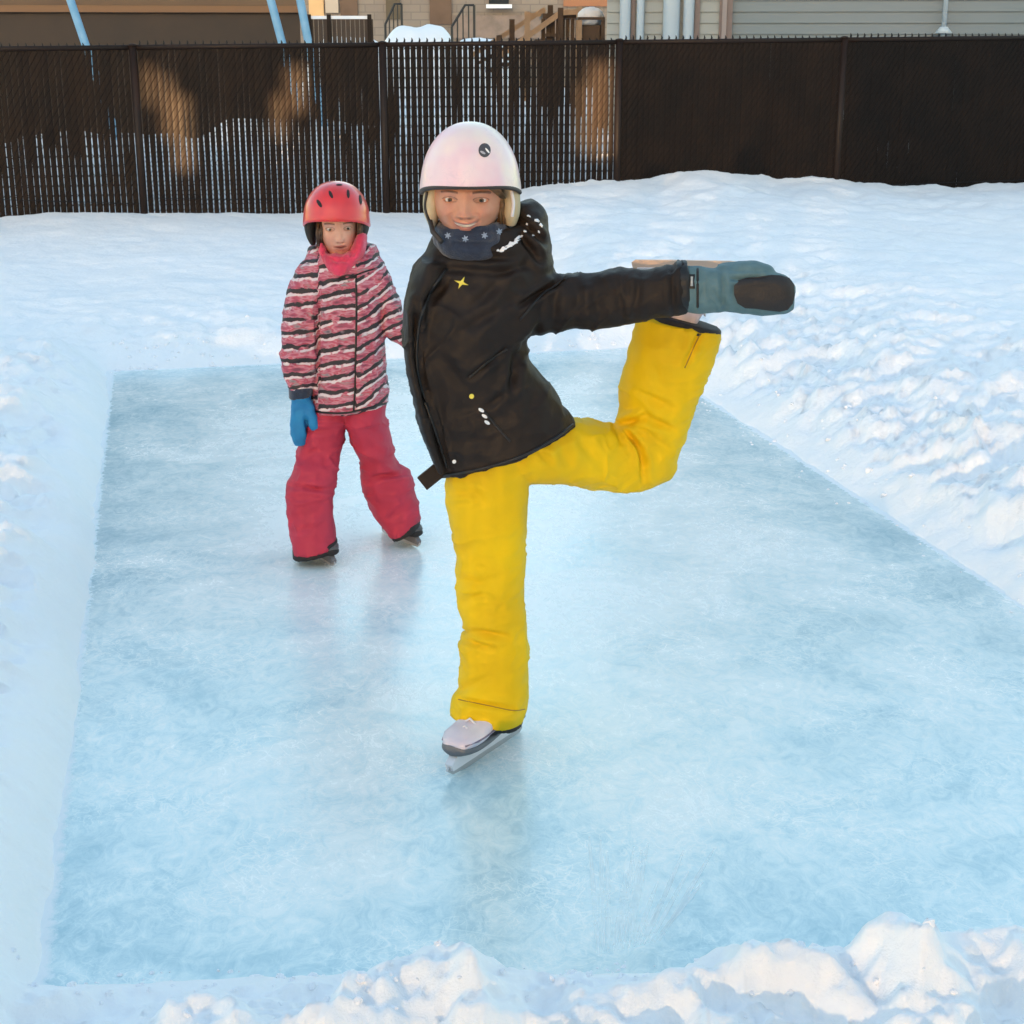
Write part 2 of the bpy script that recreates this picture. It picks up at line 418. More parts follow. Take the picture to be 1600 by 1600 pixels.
b1 = n.n('Bump', Strength=.12, Distance=.02); n.l(n.noise(5, 3), b1.inputs['Height'])
b2 = n.n('Bump', Strength=.22, Distance=.004); n.l(st1, b2.inputs['Height']); n.l(b1.outputs['Normal'], b2.inputs['Normal'])
b3 = n.n('Bump', Strength=.25, Distance=.002); n.l(n.noise(110, 3), b3.inputs['Height']); n.l(b2.outputs['Normal'], b3.inputs['Normal'])
n.l(b3.outputs['Normal'], n.b.inputs['Normal'])
NU, NV = 170, 300; vs = []; fs = []; ed = []; rm = []
for j in range(NV+1):
    for i in range(NU+1):
        u = -.3+(WID+.6)*i/NU; v = -.3+(LEN+.6)*j/NV; vs.append(ice_pt(u, v))
        d0 = min(u, WID-u, LEN-v); rm.append(max(0, min(1, 1-d0/.06)))
        d = min(u, WID-u, v*1.2, (LEN-v)*.6); ed.append(max(0, min(1, (d-.08)/.6))*(.7+.75*max(0, min(1, (v-1.0)/2.2))))  # whiter inside and far off: frost, plus sky glare put into the colour
for j in range(NV):
    for i in range(NU): k = j*(NU+1)+i; fs.append((k, k+1, k+NU+2, k+NU+1))
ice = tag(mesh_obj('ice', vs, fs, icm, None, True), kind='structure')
at = ice.data.attributes.new('frost_glare', 'FLOAT', 'POINT'); at.data.foreach_set('value', np.array(ed, dtype=np.float32))
at = ice.data.attributes.new('rim', 'FLOAT', 'POINT'); at.data.foreach_set('value', np.array(rm, dtype=np.float32))
# scraper marks: thin ridges of frost lying on the ice
mk = MB(); rs = random.Random(4)
def ribbon(pts, w):
    v = []; f = []
    for i, p in enumerate(pts):
        t = (pts[min(i+1, len(pts)-1)]-pts[max(i-1, 0)]).normalized(); nn = Vector((-t.y, t.x, 0))
        ww = w*math.sin(math.pi*(i+.4)/(len(pts)-.2))**.5
        v += [p-nn*ww, p+nn*ww]
    for i in range(len(pts)-1): f.append((2*i, 2*i+2, 2*i+3, 2*i+1))
    mk.add(v, f)
for k in range(13):                                  # fan of scraper marks near the front bank
    t = k/12
    a = at_z(935+t*95, 1492-t*22, .0012); b = at_z(925+t*185+rs.uniform(-8, 8), 1300+rs.uniform(0, 70)+20*t, .0012)
    ribbon([a+(b-a)*(i/8) for i in range(9)], .0055)
skm = mat('frost_scratch', (.95, .97, .98), .35); n = NT(skm)
tr = n.n('BsdfTransparent'); mx = n.n('MixShader'); n.l(n.ramp(n.noise(6, 4), [(.35, .15), (.7, .6)]), mx.inputs[0])
out = [x for x in n.t.nodes if x.type == 'OUTPUT_MATERIAL'][0]
n.l(tr.outputs[0], mx.inputs[1]); n.l(n.b.outputs[0], mx.inputs[2]); n.l(mx.outputs[0], out.inputs['Surface'])
tag(mk.build('scraper_marks', skm), 'fan of fine white scraper marks on the ice by the front snow bank', 'scratches', kind='stuff')

# ================================================================== fence
slm = mat('brown_plastic_slats', (.0095, .007, .006), .5, [(40, .2, .004)], (3, (.014, .009, .0068)), spec=.10)
wirem = mat('black_vinyl_wire', (.010, .009, .009), .5, spec=.2)
postm = mat('dark_brown_post', (.014, .008, .006), .5, [(80, .1, .002)], spec=.2)
fen = thing('fence', 'dark brown chain link privacy fence with vertical slats behind the rink', 'fence', (FP0.x, FP0.y, 0))
fdir = FD.normalized(); fno = Vector((fdir.y, -fdir.x, 0))      # towards the camera
S = FD.length
def fz(x): return 1.715+.0095*(x-FP0.x)
for i in range(-2, 6):
    p = fence_pt(i); tz = fz(p.x)+.0
    pm = MB(); pm.tube([(p.x, p.y, -.1), (p.x, p.y, tz)], .034, 14); pm.tube([(p.x, p.y, tz), (p.x, p.y, tz+.012), (p.x, p.y, tz+.02)], [.038, .036, .012], 14)
    po = pm.build('post', postm, fen, True)
    if i == 5: break
    a = fence_pt(i)+fdir*.036; Lp = S-.072
    gap = {-2: .006, -1: .006, 0: .0062, 1: .0065, 2: -.003, 3: -.003, 4: -.003}[i]
    ns = 40; pitch = Lp/ns; sm = MB()
    rr = random.Random(i+50)
    for k in range(ns):
        c = a+fdir*(pitch*(k+.5)); tw = rr.gauss(0, .05)
        e1 = fdir*math.cos(tw)+fno*math.sin(tw); zt = fz(c.x)-.03
        zz = [-.05, .25, .45, .62, .8, .97, 1.12, 1.3, 1.45, zt]; vv = []; ff = []; wv = 0; g_ = gap*rr.uniform(.4, 1.5)
        for z in zz:
            bow = rr.gauss(0, .0012)+.0016*(k % 2); cc = c+fno*bow; cc.z = z; wv = .5*wv+rr.gauss(0, .0019)
            gz = g_ if i == 1 else g_*(1-.8*min(1, max(0, (z-.8)/.7))) if i < 1 else g_
            w = (pitch-gz)/2-(wv if i < 2 else 0)
            for q_ in (-1, -.4, .4, 1):
                vv.append(cc+e1*w*q_+fno*(.003*(1-abs(q_))))
        for r_ in range(len(zz)-1):
            for j in range(3): ff.append((r_*4+j, r_*4+j+1, r_*4+j+5, r_*4+j+4))
        sm.add(vv, ff)
    sm.build('slat_panel', slm, fen)
    wm = MB(); z0, z1 = -.05, fz(a.x+Lp*fdir.x/2)-.01; H = z1-z0; dm = pitch
    for sgn in (1, -1):
        x = -H
        while x < Lp+H:
            t0, t1 = 0.0, 1.0
            xa, xb = (x, x+H*.62) if sgn > 0 else (x+H*.62, x)
            lo = max(0, min(xa, xb)); hi = min(Lp, max(xa, xb))
            if hi-lo > .02:
                def zat(xx): return z0+H*(xx-xa)/(xb-xa)
                A = a+fdir*lo+fno*(.006*sgn); A.z = zat(lo); B = a+fdir*hi+fno*(.006*sgn); B.z = zat(hi)
                wm.tube([A, B], .0027, 3, False)
            x += dm*1.0
    k = 0
    while k*.065 < Lp:                                # twisted wire ends along the top
        c = a+fdir*(k*.065+.02); c.z = z1
        wm.tube([c, c+Vector((0, 0, .028))+fdir*.006, c+Vector((0, 0, .045))], [.010, .008, .003], 5); k += 1
    wm.build('chain_link_mesh', wirem, fen)
    p2 = fence_pt(i+1); MB().tube([(p.x, p.y, fz(p.x)-.012), (p2.x, p2.y, fz(p2.x)-.012)], .021, 10).build('top_rail', postm, fen, True)
    MB().tube([a+fno*.012+Vector((0, 0, .47-.06*math.sin(i))), a+fdir*Lp+fno*.012+Vector((0, 0, .45-.05*math.cos(i)))], .004, 5).build('tension_wire', wirem, fen)

# ================================================================== far side of the fence
def wallbox(mb, px0, px1, Y, z0, z1, dep=.3):
    a = at_y(px0, 55, Y).x; b = at_y(px1, 55, Y).x; mb.box((a, Y, z0), (b, Y+dep, z1)); return a, b
# ---- brown house on the left
brm = mat('brown_siding', (.10, .055, .028), .6, [(30, .2, .004)], (1.5, (.13, .075, .036)))
brd = mat('dark_brown_skirting', (.035, .022, .014), .65, [(20, .3, .005)], (2, (.045, .027, .016)))
glass = mat('window_glass', (.02, .025, .03), .05)
rfm = mat('brown_shingles', (.06, .05, .045), .8, [(25, .5, .01)])
YB = 19.5
xa = at_y(-500, 55, YB).x; xb = at_y(476, 55, YB).x
hb = thing('house', 'dark brown house with lighter upper siding behind the left end of the fence', 'house', ((xa+xb)/2, YB, 0))
m_ = MB(); m_.box((xa, YB+.06, 2.14), (xb-.02, YB+7, 5.6))
for k in range(26): m_.add([(xa, YB+.035, 2.14+k*.13), (xb-.02, YB+.035, 2.14+k*.13), (xb-.02, YB+.058, 2.265+k*.13), (xa, YB+.058, 2.265+k*.13)], [(0, 1, 2, 3)])
m_.build('wall', brm, hb)
m_ = MB(); m_.box((xa+.05, YB+.02, .2), (xb-.05, YB+7, 2.06)); m_.build('skirting_wall', brd, hb)
MB().box((xa-.02, YB-.04, 2.06), (xb, YB+7.02, 2.137)).build('ledge', mat('tan_ledge', (.20, .10, .045), .6, [(20, .2, .003)]), hb)
m_ = MB(); m_.add([(xa-.4, YB-.4, 5.5), (xb+.3, YB-.4, 5.5), (xb+.3, YB+3.5, 7.6), (xa-.4, YB+3.5, 7.6), (xa-.4, YB+7.4, 5.5), (xb+.3, YB+7.4, 5.5)], [(0, 1, 2, 3), (3, 2, 5, 4), (0, 3, 4), (1, 5, 2), (0, 4, 5, 1)]); m_.build('roof', rfm, hb)
for wx in (.25, .62):
    x = xa+(xb-xa)*wx; w = MB(); w.box((x, YB-.02, 2.75), (x+1.3, YB+.05, 4.1)).build('window_frame', mat('white_frame', (.5, .45, .4), .5), hb)
    MB().box((x+.08, YB-.026, 2.83), (x+1.22, YB+.0, 4.02)).build('window_pane', glass, hb)
def turn(o, corner, ang):
    c = Vector(corner); r_ = Matrix.Rotation(ang, 3, 'Z'); o.location = c+r_ @ (o.location-c); o.rotation_euler = (0, 0, ang)
turn(hb, (xb, YB, 0), R(8.6))
# ---- second, lower fence behind
YS = 17.6
fs2 = mat('brown_slat_fence', (.035, .02, .013), .6, [(60, .3, .003)], (4, (.05, .03, .018)))
fn2 = thing('fence', 'short brown slatted fence section left of the snow mound, behind the main fence', 'fence', (at_y(530, 55, YS).x, YS, 0))
a0 = at_y(484, 55, YS).x; a1 = at_y(577, 55, YS).x; zt2 = at_y(530, 30, YS).z
m_ = MB(); k = 0
while a0+k*.05 < a1: m_.box((a0+k*.05, YS, .2), (a0+k*.05+.045, YS+.012, zt2)); k += 1
m_.build('slat_panel', fs2, fn2)
for px in (484, 515, 578):
    x = at_y(px, 55, YS).x; MB().box((x-.022, YS-.03, .1), (x+.022, YS-.003, zt2+.05)).build('post', postm, fn2)
MB().box((a0, YS-.01, zt2+.002), (a1, YS+.03, zt2+.035)).build('snow_cap', M['snowbit'], fn2)
# ---- blue slanted poles
blm = mat('light_blue_pole', (.16, .36, .55), .5, [(30, .1, .003)], (8, (.22, .43, .62)))
for (x0, x1, lab) in ((110, 133, 'light blue slanted pole standing alone, leftmost behind the fence'), (423, 441, 'light blue slanted pole, left one of the close pair'), (469, 482, 'light blue slanted pole beside the brown slatted fence section')):
    YP = 16.4; a = at_y(x0, 0, YP); b = at_y(x1, 68, YP); d = (a-b)/(a.z-b.z)
    base = b+d*(.3-b.z); top = b+d*(3.0-b.z)
    t = thing('pole', lab, 'pole', base, 'light blue poles behind the fence')
    MB().tube([base, top], .042, 14).build('shaft', blm, t, True)
    MB().tube([top, top+d*.03, top+d*.05], [.05, .05, .02], 14).build('cap', blm, t, True)
# ---- stone house far behind
stm = mat('beige_stone', (.36, .29, .23), .8, [(8, .4, .03), (60, .4, .005)], (2.2, (.29, .235, .19)), spec=.2)
n = NT(stm); br = n.n('TexBrick', Scale=1.0); br.inputs['Color1'].default_value = (.27, .225, .185, 1); br.inputs['Color2'].default_value = (.235, .195, .165, 1); br.inputs['Mortar'].default_value = (.20, .17, .145, 1)
br.inputs['Brick Width'].default_value = .5; br.inputs['Row Height'].default_value = .2; br.inputs['Mortar Size'].default_value = .015
mp = n.n('Mapping'); mp.inputs['Rotation'].default_value = (R(90), 0, 0); n.l(n.tc.outputs['Object'], mp.inputs['Vector']); n.l(mp.outputs['Vector'], br.inputs['Vector']); n.l(br.outputs['Color'], n.b.inputs['Base Color'])
YH = 44.0
def hx(px): return at_y(px, 40, YH).x
def hz(py): return at_y(600, py, YH).z
hs = thing('house', 'beige stone house with dark doors and outside steps, far behind the fence', 'house', (hx(700), YH, 0))
MB().box((hx(440), YH, .3), (hx(1010), YH+9, 5.4)).build('wall', stm, hs)
m_ = MB(); x0, x1 = hx(440), hx(1010); m_.add([(x0-.5, YH-.5, 5.3), (x1+.5, YH-.5, 5.3), (x1+.5, YH+4.5, 7.3), (x0-.5, YH+4.5, 7.3), (x0-.5, YH+9.5, 5.3), (x1+.5, YH+9.5, 5.3)], [(0, 1, 2, 3), (3, 2, 5, 4), (0, 3, 4), (1, 5, 2), (0, 4, 5, 1)]); m_.build('roof', rfm, hs)
dkm = mat('dark_brown_door', (.09, .05, .03), .5, [(10, .2, .01)], (2, (.12, .07, .045)))
orm = mat('honey_wood_door', (.58, .36, .17), .5, [(10, .2, .01)], (2, (.66, .42, .2)))
def panel(px0, px1, py0, py1, nm, m, dep=.06):
    MB().box((hx(px0), YH-dep, hz(py1)), (hx(px1), YH-.003, hz(py0))).build(nm, m, hs)
panel(484, 507, -60, 25, 'door', orm); panel(533, 560, -55, 28, 'door', dkm); panel(672, 706, -60, 38, 'door', dkm)
panel(764, 795, -50, 6, 'window', glass); panel(510, 530, -55, 20, 'pilaster', mat('pale_stone_pilaster', (.48, .40, .32), .8, [(20, .3, .01)]), .10)
panel(604, 626, -50, 30, 'shutter', mat('olive_shutter', (.10, .075, .045), .7, [(20, .3, .01)]))
panel(760, 800, 7, 13, 'snowy_sill', M['snowbit'], .3)
panel(880, 948, -50, 10, 'timber_gable', mat('orange_brick_panel', (.34, .15, .075), .8, [(15, .4, .01)]), .08)
panel(707, 882, 24, 60, 'brick_plinth', mat('grey_brown_brick', (.27, .20, .16), .8, [(15, .4, .01)], (4, (.2, .15, .12))), .12)
# snow piles in front of the house
def mound(px0, px1, pyt, Y, label, seed):
    a = at_y(px0, 68, Y).x; b = at_y(px1, 68, Y).x; zt = at_y(600, pyt, Y).z; zb = .3; v = []; f = []
    cx = (a+b)/2; nx_, ny_ = 40, 18
    G = []
    for j in range(ny_+1):
        for i in range(nx_+1):
            s_ = -1.15+2.3*i/nx_; t_ = -1.15+2.3*j/ny_; G.append((cx+s_*(b-a)/2*1.25, Y+1.2+t_*1.8, max(0, 1-abs(s_)**5)*max(0, 1-abs(t_)**3)))
    G = np.array(G); G[:, 2] = zb+(zt-zb)*G[:, 2]*(1+.05*fbm(G[:, :2]*1.6, 3, seed))-.02
    for j in range(ny_):
        for i in range(nx_): k = j*(nx_+1)+i; f.append((k, k+1, k+nx_+2, k+nx_+1))
    tag(mesh_obj('snow_mound', G, f, snowm, None, True), label, 'snow pile')
mound(588, 712, 40, 36, 'white snow mound between the two dark stair railings', 3)
mound(700, 800, 58, 33, 'low snow mound at the foot of the wooden stairs', 5)
mound(478, 600, 60, 38, 'low snow mound right of the brown slatted fence section', 8)
# metal stair railings
irm = mat('black_iron', (.02, .018, .016), .5)
def railing(px0, px1, pyt, Y, label, flip):
    a = at_y(px0, 40, Y).x; b = at_y(px1, 40, Y).x; zt = at_y(600, pyt, Y).z; t = thing('stair_railing', label, 'railing', ((a+b)/2, Y, .3))
    lo, hi = (a, b) if not flip else (b, a); zl = zt-.45
    MB().tube([(lo, Y, zl), (lo+(hi-lo)*.6, Y, zt), (hi, Y, zt)], .03, 6).build('handrail', irm, t)
    MB().tube([(lo, Y, zl-.7), (lo+(hi-lo)*.6, Y, zt-.75), (hi, Y, zt-.75)], .025, 6).build('lower_rail', irm, t)
    for k in range(5):
        s_ = k/4; x = lo+(hi-lo)*s_; z = zl+(zt-zl)*min(1, s_/.6)
        MB().tube([(x, Y, .3 if k in (0, 4) else z-.72), (x, Y, z)], .028 if k in (0, 4) else .016, 6).build('baluster', irm, t)
railing(602, 628, 6, 37.5, 'dark stair railing left of the white snow mound', False)
railing(706, 741, 8, 35.5, 'dark stair railing right of the white snow mound', False)
# wooden stairs with deck
YD = 27.0
wdm = mat('pale_wood_rail', (.42, .30, .20), .7, [(40, .3, .004)], (6, (.34, .24, .16)))
wdd = mat('dark_wood', (.06, .038, .026), .75, [(40, .3, .004)], (6, (.085, .055, .038)))
dk = thing('wooden_stairs', 'dark wooden deck stairs with pale sloping handrails behind the fence', 'stairs', (at_y(850, 55, YD).x, YD, 0))
def dq(px, py, dy=0): q = at_y(px, py, YD+dy); return q
def beam(a, b, w, nm, m):
    d = (b-a); L = d.length; z = d.normalized(); y = Vector((0, 1, 0)); x = y.cross(z).normalized()
    Mx = Matrix((x, y, z)).transposed().to_4x4(); Mx.translation = a
    return MB().box((-w/2, -w/2, 0), (w/2, w/2, L), Mx).build(nm, m, dk)
beam(dq(735, 88), dq(852, 14), .075, 'handrail', wdm); beam(dq(775, 92, -1.1), dq(876, 20, -1.1), .085, 'handrail', wdm)
beam(dq(745, 100), dq(862, 34), .05, 'lower_rail', wdd)
beam(dq(876, 20, -1.1), dq(905, 18, -1.1), .085, 'handrail', wdm); beam(dq(820, 24), dq(852, 22), .06, 'handrail', wdm)
for px, py, dy in ((876, 12, -1.1), (860, 8, 0), (824, 18, -1.1), (800, 30, 0), (905, 10, -1.1), (780, 55, -1.1)):
    a = dq(px, py, dy); beam(Vector((a.x, a.y, .3)), a, .09, 'rail_post', wdm if px in (824, 905) else wdd)
for k in range(7):
    a = dq(770+k*15, 84-k*9); MB().box((a.x-.11, YD-1.05, a.z-.28), (a.x+.12, YD-.06, a.z-.23)).build('step', wdd, dk)
q0 = dq(846, 30); q1 = dq(905, 30)
MB().box((q0.x, YD-1.0, q0.z), (q1.x, YD+1.6, q0.z+.08)).build('deck', wdd, dk)
m_ = MB()
for k in range(9): x = q0.x+(q1.x-q0.x)*k/8; m_.box((x-.02, YD-.98, .3), (x+.045, YD-.94, q0.z-.003))
m_.build('deck_skirt', wdd, dk)
for k in range(5): x = q0.x+.08+(q1.x-q0.x)*k/5; MB().box((x-.015, YD-1.09, q0.z+.083), (x+.015, YD-1.06, dq(880, 22, -1.1).z)).build('baluster', wdd, dk)
# snow covered bench table
YT = 24.5
tb = thing('garden_table', 'snow covered dark garden table beside the grey house', 'table', (at_y(922, 55, YT).x, YT, 0))
a = at_y(902, 27, YT); b = at_y(944, 27, YT)
MB().box((a.x, YT-.3, a.z-.04), (b.x, YT+.4, a.z)).build('table_top', wdd, tb)
for sx in (a.x+.03, b.x-.03):
    for sy in (YT-.26, YT+.36): MB().box((sx-.03, sy-.03, .3), (sx+.03, sy+.03, a.z-.043)).build('leg', wdm if sx < a.x+.1 else wdd, tb)
MB().box((a.x+.07, YT-.2, a.z-.42), (b.x-.07, YT+.3, a.z-.12)).build('drawer_box', wdd, tb)
sm_ = MB(); ellipsoid(sm_, ((a.x+b.x)/2, YT+.05, a.z+.002), ((b.x-a.x)/2*.99, .36, .14), 24, 14)
me = fuse(sm_, .02, 3); displace(me, .015*fbm(get_co(me)*9, 3, 4)); link('snow_cap', me, snowm, tb, True)
# ---- grey siding house on the right
YR = 18.2
sdm = mat('grey_vinyl_siding', (.15, .185, .20), .55, [(15, .08, .004)], (1.2, (.17, .20, .215)))
sdc = mat('cream_grey_siding', (.27, .29, .28), .55, [(15, .08, .004)])
trw = mat('white_trim', (.46, .54, .60), .45, [(20, .05, .003)])
trb = mat('taupe_corner_board', (.17, .13, .12), .6)
def rx(px): return at_y(px, 40, YR).x
hr = thing('house', 'grey vinyl sided house with white downpipes behind the right end of the fence', 'house', (rx(1350), YR, 0))
def siding(px0, px1, y, m, nm='siding_wall', z0=.25, z1=5.8):
    m_ = MB(); a = rx(px0); b = rx(px1); z = z0; vs = []; fs = []
    while z < z1:
        m_.add([(a, y-.016, z), (b, y-.016, z), (b, y, z+.118), (a, y, z+.118), (a, y, z), (b, y, z)], [(0, 1, 2, 3), (0, 4, 5, 1)]); z += .12
    m_.box((a, y+.004, z0), (b, y+.3, z1)); return m_.build(nm, m, hr)
siding(948, 1122, YR, sdc); siding(1142, 1800, YR+.02, sdm)
MB().box((rx(1122), YR-.05, .2), (rx(1142), YR+.2, 5.8)).build('corner_board', trb, hr)
MB().box((rx(1126), YR-.075, .2), (rx(1133), YR-.052, 5.8)).build('corner_strip', mat('grey_strip', (.26, .22, .21), .6), hr)
MB().box((rx(948), YR+.32, .2), (rx(1800), YR+8, 5.8)).build('wall', sdm, hr)
m_ = MB(); x0, x1 = rx(948), rx(1800); m_.add([(x0-.15, YR-.4, 5.7), (x1+.5, YR-.4, 5.7), (x1+.5, YR+4, 7.9), (x0-.15, YR+4, 7.9), (x0-.15, YR+8.4, 5.7), (x1+.5, YR+8.4, 5.7)], [(0, 1, 2, 3), (3, 2, 5, 4), (0, 3, 4), (1, 5, 2), (0, 4, 5, 1)]); m_.build('roof', rfm, hr)
for px0, px1, m in ((968, 985, trw), (994, 1006, trw), (1035, 1061, trw), (1066, 1083, trw)):
    c = (rx(px0)+rx(px1))/2; w = (rx(px1)-rx(px0))/2
    o = MB().tube([(c, YR-.07, .3), (c, YR-.07, 5.75)], w, 16).build('downpipe', m, hr, True)
    MB().box((c-w*1.15, YR-.09, 2.6), (c+w*1.15, YR-.02, 2.64)).build('pipe_bracket', trw, hr)
for px0, px1 in ((986, 992), (1084, 1092)): MB().box((rx(px0), YR-.045, .3), (rx(px1), YR-.02, 5.7)).build('dark_channel', trb, hr)
x = rx(1463)
mast = thing('service_mast', 'thin pale conduit on a snowy bracket against the grey siding', 'conduit', (x, YR-.12, 0))
MB().tube([(x, YR-.10, at_y(1463, 44, YR).z), (x, YR-.10, 4.6)], .026, 12).build('conduit', trw, mast, True)
MB().tube([(x, YR-.10, at_y(1463, 52, YR).z), (x, YR-.10, at_y(1463, 42, YR).z)], [.10, .04], 14).build('bracket', trw, mast, True)
MB().tube([(x, YR-.10, .3), (x, YR-.10, at_y(1463, 53, YR).z)], .03, 12).build('lower_conduit', trw, mast, True)
MB().box((rx(1250), YR-.03, 2.9), (rx(1400), YR+.015, 4.2)).build('window', trw, hr); MB().box((rx(1258), YR-.04, 2.97), (rx(1392), YR-.003, 4.13)).build('window_pane', glass, hr)

for o_ in (hr, mast): turn(o_, (rx(948), YR, 0), R(-4.6))
# ================================================================== people
def head_mesh(center, s, yaw, smile, young, roll=0, pitch=0, zs=1.0):
    """returns verts, faces, colours and the world matrix; face looks to -y"""
    nu, nv = 220, 260
    U, Vv = np.meshgrid(np.linspace(-1, 1, nu, endpoint=False), np.linspace(0.001, np.pi-.001, nv), indexing='ij')
    U = U.ravel(); Vv = Vv.ravel(); U = -np.pi/2+np.pi*(.35*U+.65*U**3)      # columns crowd at the face
    nx = np.sin(Vv)*np.cos(U); ny_ = np.sin(Vv)*np.sin(U); nz = np.cos(Vv)
    X = nx*.076; Y = ny_*.096; Z = nz*.118
    low = np.clip(-nz, 0, 1); X *= 1-(.30 if not young else .24)*low**1.6; Y = np.where(Y < 0, Y*(1-.12*low**3), Y*(1-.35*low))
    fw = np.clip(-ny_, 0, 1)**.7
    def g(x0, z0, sx, sz): return np.exp(-((X-x0)/sx)**2-((Z-z0)/sz)**2)
    D = np.zeros_like(X)
    t = np.clip((.004-Z)/.045, 0, 1)
    D += (.019*t**1.2)*np.exp(-(X/(.0075+.004*t))**2)*(Z > -.047) * np.clip((Z+.047)/.006, 0, 1)*(.85 if young else 1)
    D += .006*(g(.011, -.038, .006, .006)+g(-.011, -.038, .006, .006))
    D += .0055*np.exp(-(X/.009)**2)*np.exp(-((Z-.012)/.02)**2)*.6
    for sx in (-1, 1):
        D -= .0085*g(sx*.033, .001, .016, .011); D += .004*g(sx*.032, .021, .02, .006)
        D += (.006+.006*smile)*g(sx*.042, -.034, .018, .016); D -= .0035*smile*np.exp(-((np.hypot(X, Z+.045)-.03)/.004)**2)*(Z < -.03)*(Z > -.075)*(sx*X > .012)
    mz = -.064+.012*smile*(X/.028)**2; mw = .027+.004*smile
    mm = np.clip(1-(np.abs(X)/mw)**2.5, 0, 1)
    D += .0035*mm*np.exp(-((Z-mz-.006)/.0045)**2)+.005*mm*np.exp(-((Z-mz+.008)/.0055)**2)
    D -= .0055*mm*np.exp(-((Z-mz)/.0028)**2)
    D += .008*g(0, -.1, .02, .014)
    alm = np.zeros_like(X); 
    for sx in (-1, 1):
        a = ((X-sx*.033)/.0145)**2+((Z-.0-.001*0)/(.0050 if not young else .0054))**2
        D -= .004*np.clip(1.25-a, 0, .5)*2*(a < 1.25); alm = np.maximum(alm, (a < 1.0)*1.0)
    Y = Y-D*fw
    skin = np.array([.56, .27, .165]) if not young else np.array([.62, .38, .29])
    col = np.tile(skin, (len(X), 1))
    def blend(w, c): nonlocal col; w = np.clip(w*(fw > .2), 0, 1)[:, None]; col = col*(1-w)+np.array(c)*w
    for sx in (-1, 1):
        blend(.45*g(sx*.042, -.03, .018, .016), (.60, .20, .12))
        bz = .0195+.004*np.cos((X-sx*.034)/.016)-.002
        blend(.85*np.exp(-((Z-bz)/.0032)**4)*(np.abs(X-sx*.034) < .019), (.06, .035, .02))
        a = ((X-sx*.033)/.0165)**2+((Z-.001)/(.0070 if not young else .0074))**2
        blend(.9*np.exp(-((a-.95)/.17)**2)*np.clip(Z/.002, 0, 1), (.03, .018, .012)); blend(.45*np.exp(-((a-.95)/.2)**2)*np.clip(-Z/.002, 0, 1), (.25, .10, .07))
        blend(.8*g(sx*.0085, -.0455, .0035, .002), (.12, .03, .02))
    blend(.25*g(0, -.036, .012, .01), (.62, .2, .13))
    lip = mm*((np.exp(-((Z-mz-.0055)/.0048)**2)+np.exp(-((Z-mz+.0075)/.0055)**2))); blend(.6*lip, (.50, .13, .12))
    if smile > .5: blend(np.clip(1-(np.abs(X)/(mw*.9))**4, 0, 1)*np.exp(-((Z-mz+.0005)/.0046)**6), (.10, .02, .02)); blend(np.clip(1-(np.abs(X)/(mw*.8))**4, 0, 1)*np.exp(-((Z-mz-.0002)/.0034)**6), (.66, .62, .56))
    else: blend(mm*np.exp(-((Z-mz)/(.0024 if not young else .0060))**2), (.10, .02, .02))
    v = np.stack([X, Y, Z*zs], 1)*s
    f = []
    for i in range(nu):
        for j in range(nv-1): a = i*nv+j; b = ((i+1) % nu)*nv+j; f.append((a, a+1, b+1, b))
    Mx = Matrix.Translation(center) @ Matrix.Rotation(yaw, 4, 'Z') @ Matrix.Rotation(pitch, 4, 'X') @ Matrix.Rotation(roll, 4, 'Y')
    eyes = []
    for sx in (-1, 1):
        k = np.argmin(((X-sx*.033)**2+(Z)**2)+(ny_ > 0)*9); eyes.append(Mx @ Vector((sx*.0315*s, (Y[k]+.0135-.0036)*s, 0)))
    vw = [Mx @ Vector(p) for p in v]
    return vw, f, col, eyes, Mx
skinm = mat('skin', (.55, .3, .2), .42, [(300, .2, .002), (70, .2, .003)], sss=.15); n = NT(skinm); a_ = n.n('Attribute', attribute_name='skin_tone'); n.l(n.mix(n.ramp(n.noise(55, 5, rough=.7), [(.40, 0.0), (.75, .38)]), a_.outputs['Color'], (.52, .15, .09)), n.b.inputs['Base Color'])
eyem = mat('eye_white', (.62, .58, .55), .15); n = NT(eyem); a_ = n.n('Attribute', attribute_name='iris'); n.l(a_.outputs['Color'], n.b.inputs['Base Color'])

